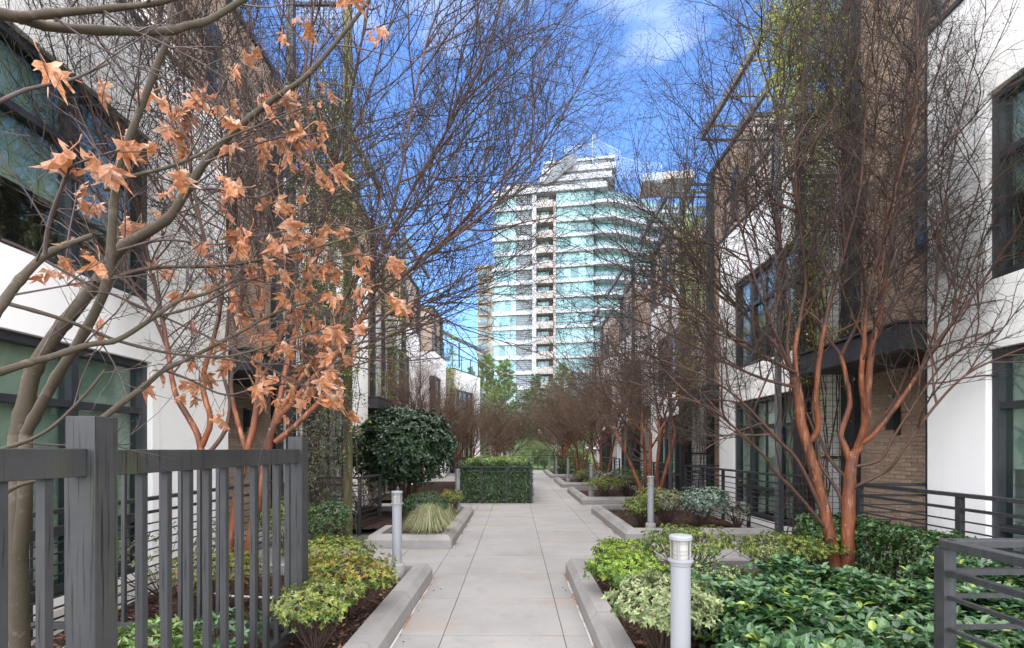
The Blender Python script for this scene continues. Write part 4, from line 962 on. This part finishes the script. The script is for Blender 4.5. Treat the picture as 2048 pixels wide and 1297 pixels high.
# fallen maple leaves
def litter():
    r = random.Random(8); m = MB()
    out = [(0,1.0),(.3,.5),(.75,.9),(1.1,.42),(1.7,.7),(2.4,.3)]
    for i in range(460):
        if i > 430:
            x = r.choice((-.9,.52,1.6,-.85))+r.uniform(-.06,.10); y = r.uniform(2.6,5.6) if x < 1 else r.uniform(8.2,13)
        elif r.random() < .55: x = r.uniform(-3.3,-1.16); y = r.uniform(2.2,5.5)
        else:
            x = r.uniform(.8,3.9); y = r.uniform(2.4,5.75)
            if r.random() < .4: x = r.uniform(.79,1.2)
        a = r.random()*6.28; s_ = r.uniform(.018,.04); k = len(m.v); c = pick(r, [(.26,.10,.045),(.20,.085,.04),(.34,.17,.09),(.16,.07,.04)])
        p = Vector((x,y,.135 if i <= 430 else .012)); s_ = s_ if i <= 430 else s_*.5; tl = Vector((r.uniform(-.5,.5), r.uniform(-.5,.5), 0))
        m.v.append(tuple(p)); m.c.append(c); ring = out + [(-q[0],q[1]) for q in reversed(out[1:])]
        for t_, q in ring:
            e = Vector((math.cos(a+t_), math.sin(a+t_), 0))*s_*q; m.v.append(tuple(p+e+Vector((0,0,e.x*tl.x+e.y*tl.y+r.uniform(-.004,.008))))); m.c.append(c)
        for j in range(len(ring)): m.f.append((k, k+1+j, k+1+(j+1) % len(ring)))
    tag(m.build('fallen_leaves', M['leaf']), 'fallen brown maple leaves scattered on the mulch', 'leaves', kind='stuff')
litter()

# ------------------------------------------------------------------ beyond the railing: conifers, bushes
def pine(seed, label, loc, h, w_, n, cols):
    r = random.Random(seed); t = thing('pine_tree', loc, label, 'tree', 'conifers beyond the walkway'); m = MB(); tr = MB(); st = MB()
    tr.tube([Vector((0,0,-.1)), Vector((.05,0,h*.5)), Vector((0,0,h*.97))], [.18,.11,.03], 8); tr.build('trunk', M['pinebark'], t, smooth=True)
    nb = 95
    for i in range(nb):                                              # needle tufts along real branches
        f = (i+r.random())/nb; z = h*(.10+.86*f); a = i*2.4+r.uniform(-.5,.5)
        R_ = (w_*(1-f)**.8*r.uniform(.55,1.15)+.25)*(1+.25*math.sin(z*1.9+seed))
        e = Vector((math.cos(a), math.sin(a), 0)); b0 = Vector((0,0,z)); b1 = b0+e*R_*.6+UP*R_*.16; b2 = b0+e*R_+UP*R_*r.uniform(.1,.4)
        st.tube([b0, b1, b2], [.035,.022,.008], 4, False)
        for k in range(int(n/nb*(.4+R_/w_))):
            t_ = r.uniform(.3,1.0); p = (b0.lerp(b1, t_*2) if t_ < .5 else b1.lerp(b2, t_*2-1)) + rv(r)*R_*.13
            for q in range(10):
                d = (e*.5+UP*.5+rv(r)*.8).normalized(); leafquad(m, p+rv(r)*.07, d, rv(r), r.uniform(.20,.40), .028, pick(r, cols))
    tag(m.build('crown', M['leaf'], t), kind='stuff'); st.build('branches', M['pinebark'], t)
PG = [(.12,.19,.055),(.16,.23,.07),(.09,.14,.05),(.22,.27,.10)]
pine(1,'tall green pine beside the white end house',(-3.0,52,-.02),11.6,2.9,1700,PG)
pine(2,'broad light green pine in front of the glass tower base',(-1.1,50,-.02),10.6,2.9,1800,PG)
pine(3,'slim dark spruce before the tower centre',(2.0,50,-.02),9.2,1.7,900,[(.06,.10,.05),(.08,.13,.06)])
pine(4,'light green pine rising over the right row of trees',(5.2,55,-.02),11.2,3.0,1500,PG)
pine(5,'pine behind the end house pergola',(-5.2,58,-.02),11.2,2.6,1100,PG)
pine(6,'pine at the right beyond the last house',(9.5,58,-.02),11.0,3.2,1200,PG)
def bush(seed, label, loc, rx, ry, h, n, Lf, cols, wid=.25, z0=-.02): return shrub('leafy_bush', label, loc, rx, ry, h, n, Lf, cols, 'leaf', seed, .05, 6, 8, 'bushes beyond the far railing', wid=wid, inner=.5, cat='bush', z0=z0)
FG = [(.07,.11,.04),(.05,.085,.035),(.10,.14,.05)]
bush(51,'feathery bright green willow-like bush behind the far railing',(.95,37.0),1.15,1.0,2.3,1700,.16,[(.20,.30,.10),(.15,.25,.08),(.25,.34,.13)],.07)
bush(52,'second feathery green bush beside the first',(2.2,37.6),1.0,.9,1.9,1100,.16,[(.18,.28,.10),(.14,.23,.08)],.07)
bush(53,'dark evergreen mass closing the walkway end',(-2.5,44),4.2,2.0,6.0,1700,.24,FG)
bush(54,'tall dark evergreen behind the willow bush',(2.6,46),3.2,2.0,7.5,1700,.24,FG)
bush(55,'evergreen mass beyond the last right tree',(8,45),4.0,2.0,6.5,1500,.24,FG)
bush(56,'low green bushes behind the right end of the railing',(4.2,37.5),1.6,1.0,1.8,700,.14,[(.11,.18,.05),(.16,.22,.07)])
bush(57,'brownish leafless bush mass left of the willow bush',(-1.6,39),2.0,1.3,3.2,900,.14,[(.13,.11,.06),(.10,.10,.05),(.15,.14,.07)])

# ------------------------------------------------------------------ glass tower
D0 = 105.0
def tx(px, Y=D0): return (px-VX)*Y/F_PX
ang = R(9.6)
TW = thing('glass_tower', (tx(1208), D0, 0), 'pale high-rise with teal glass, white floor bands and curved balconies', 'building', rz=-ang)
# local: u = -x along the face to the left of the corner, y = depth behind the face, z = height
FH = 3.22; NF = 17; Z0 = 53.2-16*FH
def uu(px): 
    k = (px-VX)/F_PX; # intersection of the view ray with the tower face
    c, s_ = math.cos(ang), math.sin(ang); x0 = tx(1208)
    # point = (x0 - u c, D0 + u s); x = k y
    return (x0 - k*D0)/(c + k*s_)
uL, uA, uB, uC, uD, uE, uF = uu(988), uu(1032), uu(1066), uu(1073), uu(1111), uu(1187), 0.0
def tb(name, mt, u0, u1, y0, y1, z0, z1, par=TW): return MB().box(-u0, -u1, y0, y1, z0, z1).build(name, mt, par)
tb('core', M['tbeige'], uL-.15, .6, 2.6, 24, -2, 56)
tb('core', M['tbeige'], uL-.05, uC, .5, 2.6, -2, 54.2)
tb('fin', M['twhite'], uB+.1, uC, -.75, .49, 0, 55.6)
tb('pier', M['tbeige'], uD-.1, uD+.45, -.3, 2.59, 0, 54)
pm = {}
def pane(par, u0, u1, z0, z1, y, curt):
    wd, ht = round(u0-u1,3), round(z1-z0,3); key = (wd, ht, curt)
    if key not in pm: pm[key] = MB().box(.03, wd-.03, 0, .05, .03, ht-.03).mesh('pane', M['tcurt'] if curt else M['tglass'])
    inst('pane', pm[key], par, (-u0, y, z0))
tr = random.Random(12)
for k in range(NF):
    z = Z0 + k*FH
    tb('floor_band', M['twhite'], uL+.25, uB+.12, -.35, .49, z-.42, z+.42)
    tb('floor_band', M['twhite'], uD-.1, uE-.3, -.40, 2.58, z-.38, z+.22)
    wn_ = tb('window', M['tmul'], uL, uA, .2, .46, z+.42, z+FH-.42); cs = [uL+(uA-uL)*i/4 for i in range(5)]
    for i in range(4): pane(wn_, cs[i], cs[i+1], z+.45, z+FH-.45, .12, tr.random() < .55)
    lv = tb('louvre_panel', M['tlouv'], uA, uB+.1, .25, .47, z+.42, z+FH-.42)
    for i in range(5): tb('louvre', M['tmul'], uA-.05, uB+.12, .12, .24, z+.62+i*.44, z+.69+i*.44, lv)
    bal = tb('balcony', M['tbeige'], uC-.02, uD+.46, -.85, -.65, z-.45, z+1.05); tb('slab', M['tbeige'], uC-.02, uD+.46, -.649, 2.58, z-.45, z-.15, bal)
    tb('recess_wall', M['tbeige'], uE-.05, -1.4, 1.7, 1.9, z+.22, z+FH-.38)
    w2 = tb('window', M['tmul'], uC-.1, uD+1.5, .9, 1.1, z+.0, z+FH-.75); cs = [uC-.15+(uD+1.55-uC+.15)*i/3 for i in range(4)]
    for i in range(3): pane(w2, cs[i], cs[i+1], z+.2, z+FH-.8, .82, i == 1 and tr.random() < .5)
    w3 = tb('window', M['tmul'], uD-.12, uE, .3, .5, z+.22, z+FH-.38); cs = [uD-.15+(uE-uD+.15)*i/5 for i in range(6)]
    for i in range(5): pane(w3, cs[i], cs[i+1], z+.26, z+FH-.42, .2, tr.random() < .6)
    rl = tb('handrail', M['tmul'], uD-.12, uE, -.05, 0, z+1.0, z+1.08)
    # curved balcony slabs sweeping back to the right of the corner
    m = MB(); gl = MB(); N = 26; fr = []
    for i in range(N+1):
        f = i/N; x = -uE*.0 - uE*(1-f)*.0 + (-uE) + (uE+19)*f
        dep = -.4 + 1.2*math.sin(f*math.pi*2.2+.4)*(-.9) + 9.5*f**1.4 + .6*math.sin(k*.35)*f
        fr.append((x, dep))
    for (x, dep) in fr: m.v += [(x,dep,z-.38),(x,dep,z+.22),(x,dep+3.2,z+.22),(x,dep+3.2,z-.38)]; gl.v += [(x,dep+.08,z+.22),(x,dep+.08,z+1.25)]
    for i in range(N):
        a = i*4
        for j in range(4): m.f.append((a+j, a+4+j, a+4+(j+1) % 4, a+(j+1) % 4))
        gl.f.append((2*i,2*i+2,2*i+3,2*i+1))
    m.f += [(0,1,2,3),(4*N+3,4*N+2,4*N+1,4*N)]
    cb = m.build('curved_slab', M['twhite'], TW, smooth=False); gl.build('glass_balustrade', M['tscreen'], cb)
    bw = MB(); 
    for i in range(N):
        (x0,d0),(x1,d1) = fr[i], fr[i+1]; b = len(bw.v); bw.v += [(x0,d0+2.4,z+.2),(x1,d1+2.4,z+.2),(x1,d1+2.4,z+FH-.3),(x0,d0+2.4,z+FH-.3)]; bw.f.append((b,b+1,b+2,b+3))
    bw.build('balcony_glazing', M['tglass'] if k % 3 else M['tcurt'], TW)
# stepped white top
zt = Z0+NF*FH
for i, (a, b, dz) in enumerate(((uu(1066),-.8,0),(uu(1080),-1.6,2.3),(uu(1083),-2.5,4.4))):
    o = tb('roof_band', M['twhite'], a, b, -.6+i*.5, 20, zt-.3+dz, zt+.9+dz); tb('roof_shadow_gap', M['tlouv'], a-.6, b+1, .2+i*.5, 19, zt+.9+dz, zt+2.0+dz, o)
tb('roof_band', M['twhite'], uL+.3, uB, -.3, 18, zt-.2, zt+1.0); tb('roof_band', M['twhite'], uL-2, uB, 1, 18, zt+1.8, zt+2.6)
tb('roof_deck', M['twhite'], uu(1085), -2.2, 1.0, 19, zt+6.5, zt+7.0)
m = MB()   # slanted bracing wall of the stair
zz = lambda py: H_EYE-(py-VY)*(D0+1)/F_PX
pl = [(-uu(1085),zz(368)),(-uu(1103),zz(366)),(-uu(1154),zz(330)),(-uu(1154),zz(313)),(-uu(1134),zz(315)),(-uu(1100),zz(345))]
for y in (-.9,-.6): m.v += [(x,y,z) for x, z in pl]
n = len(pl); m.f += [tuple(range(n)), tuple(reversed(range(n,2*n)))] + [(i,i+n,(i+1)%n+n,(i+1)%n) for i in range(n)]
m.build('slanted_stair_wall', M['tlouv'], TW)
def screen(pts, y0, y1):
    m = MB(); n = len(pts)
    for i, (px, pt, pb_) in enumerate(pts):
        y = y0+(y1-y0)*i/(n-1); m.v += [(-uu(px),y,zz(pb_)),(-uu(px),y,zz(pt)),(-uu(px),y+.1,zz(pb_)),(-uu(px),y+.1,zz(pt))]
    for i in range(n-1):
        a = 4*i; m.f += [(a,a+4,a+5,a+1),(a+2,a+3,a+7,a+6),(a+1,a+5,a+7,a+3)]
    o = m.build('glass_screen', M['tscreen'], TW)
    e = MB(); P = [Vector((-uu(px), y0+(y1-y0)*i/(n-1), zz(pt))) for i, (px,pt,pb_) in enumerate(pts)]
    e.tube(P, [.09]*n, 5)
    for i, (px,pt,pb_) in enumerate(pts):
        if i in (0, n-1): e.tube([P[i], Vector((P[i].x, P[i].y, zz(pb_)))], [.08,.08], 5)
    e.build('screen_frame', M['tmul'], o)
screen([(1128,282,360),(1155,279,360),(1185,275,360)], 2, 3)
screen([(1185,268,352),(1200,281,352),(1220,288,352),(1241,295,352)], .5, 3)
screen([(1218,305,352),(1250,310,352),(1290,316,352),(1330,312,352)], 1.5, 6)
screen([(1102,290,345),(1103.5,290,345)], 1, 1.2)
tb('roof_canopy', M['tbeige'], uu(1290), uu(1400), 6, 14, zz(345), zz(330))
# cream tower behind
CT = thing('cream_tower', (tx(955,135), 135, 0), 'slender cream apartment tower with balconies behind the glass tower', 'building', rz=R(-6))
MB().box(0,9,0,9,-2,50).build('wall', M['cream'], CT); MB().box(-.7,9.5,-.7,9.5,50,50.7).build('cornice', M['cream'], CT)
for k in range(15):
    z = 2+k*3.2
    for (x0, x1) in ((.5,2.6),(3.6,5.2)):
        f = MB().box(x0,x1,-.06,.05,z+.5,z+2.6).build('window', M['twhite'], CT); MB().box(x0+.15,x1-.15,-.1,-.061,z+.6,z+2.5).build('pane', M['tglass'], f)
    b = MB().box(.3,2.9,-1.0,-.001,z,z+.25).build('balcony', M['cream'], CT); MB().box(.3,2.9,-1.0,-.94,z+.251,z+1.2).build('balustrade', M['tlouv'], b)
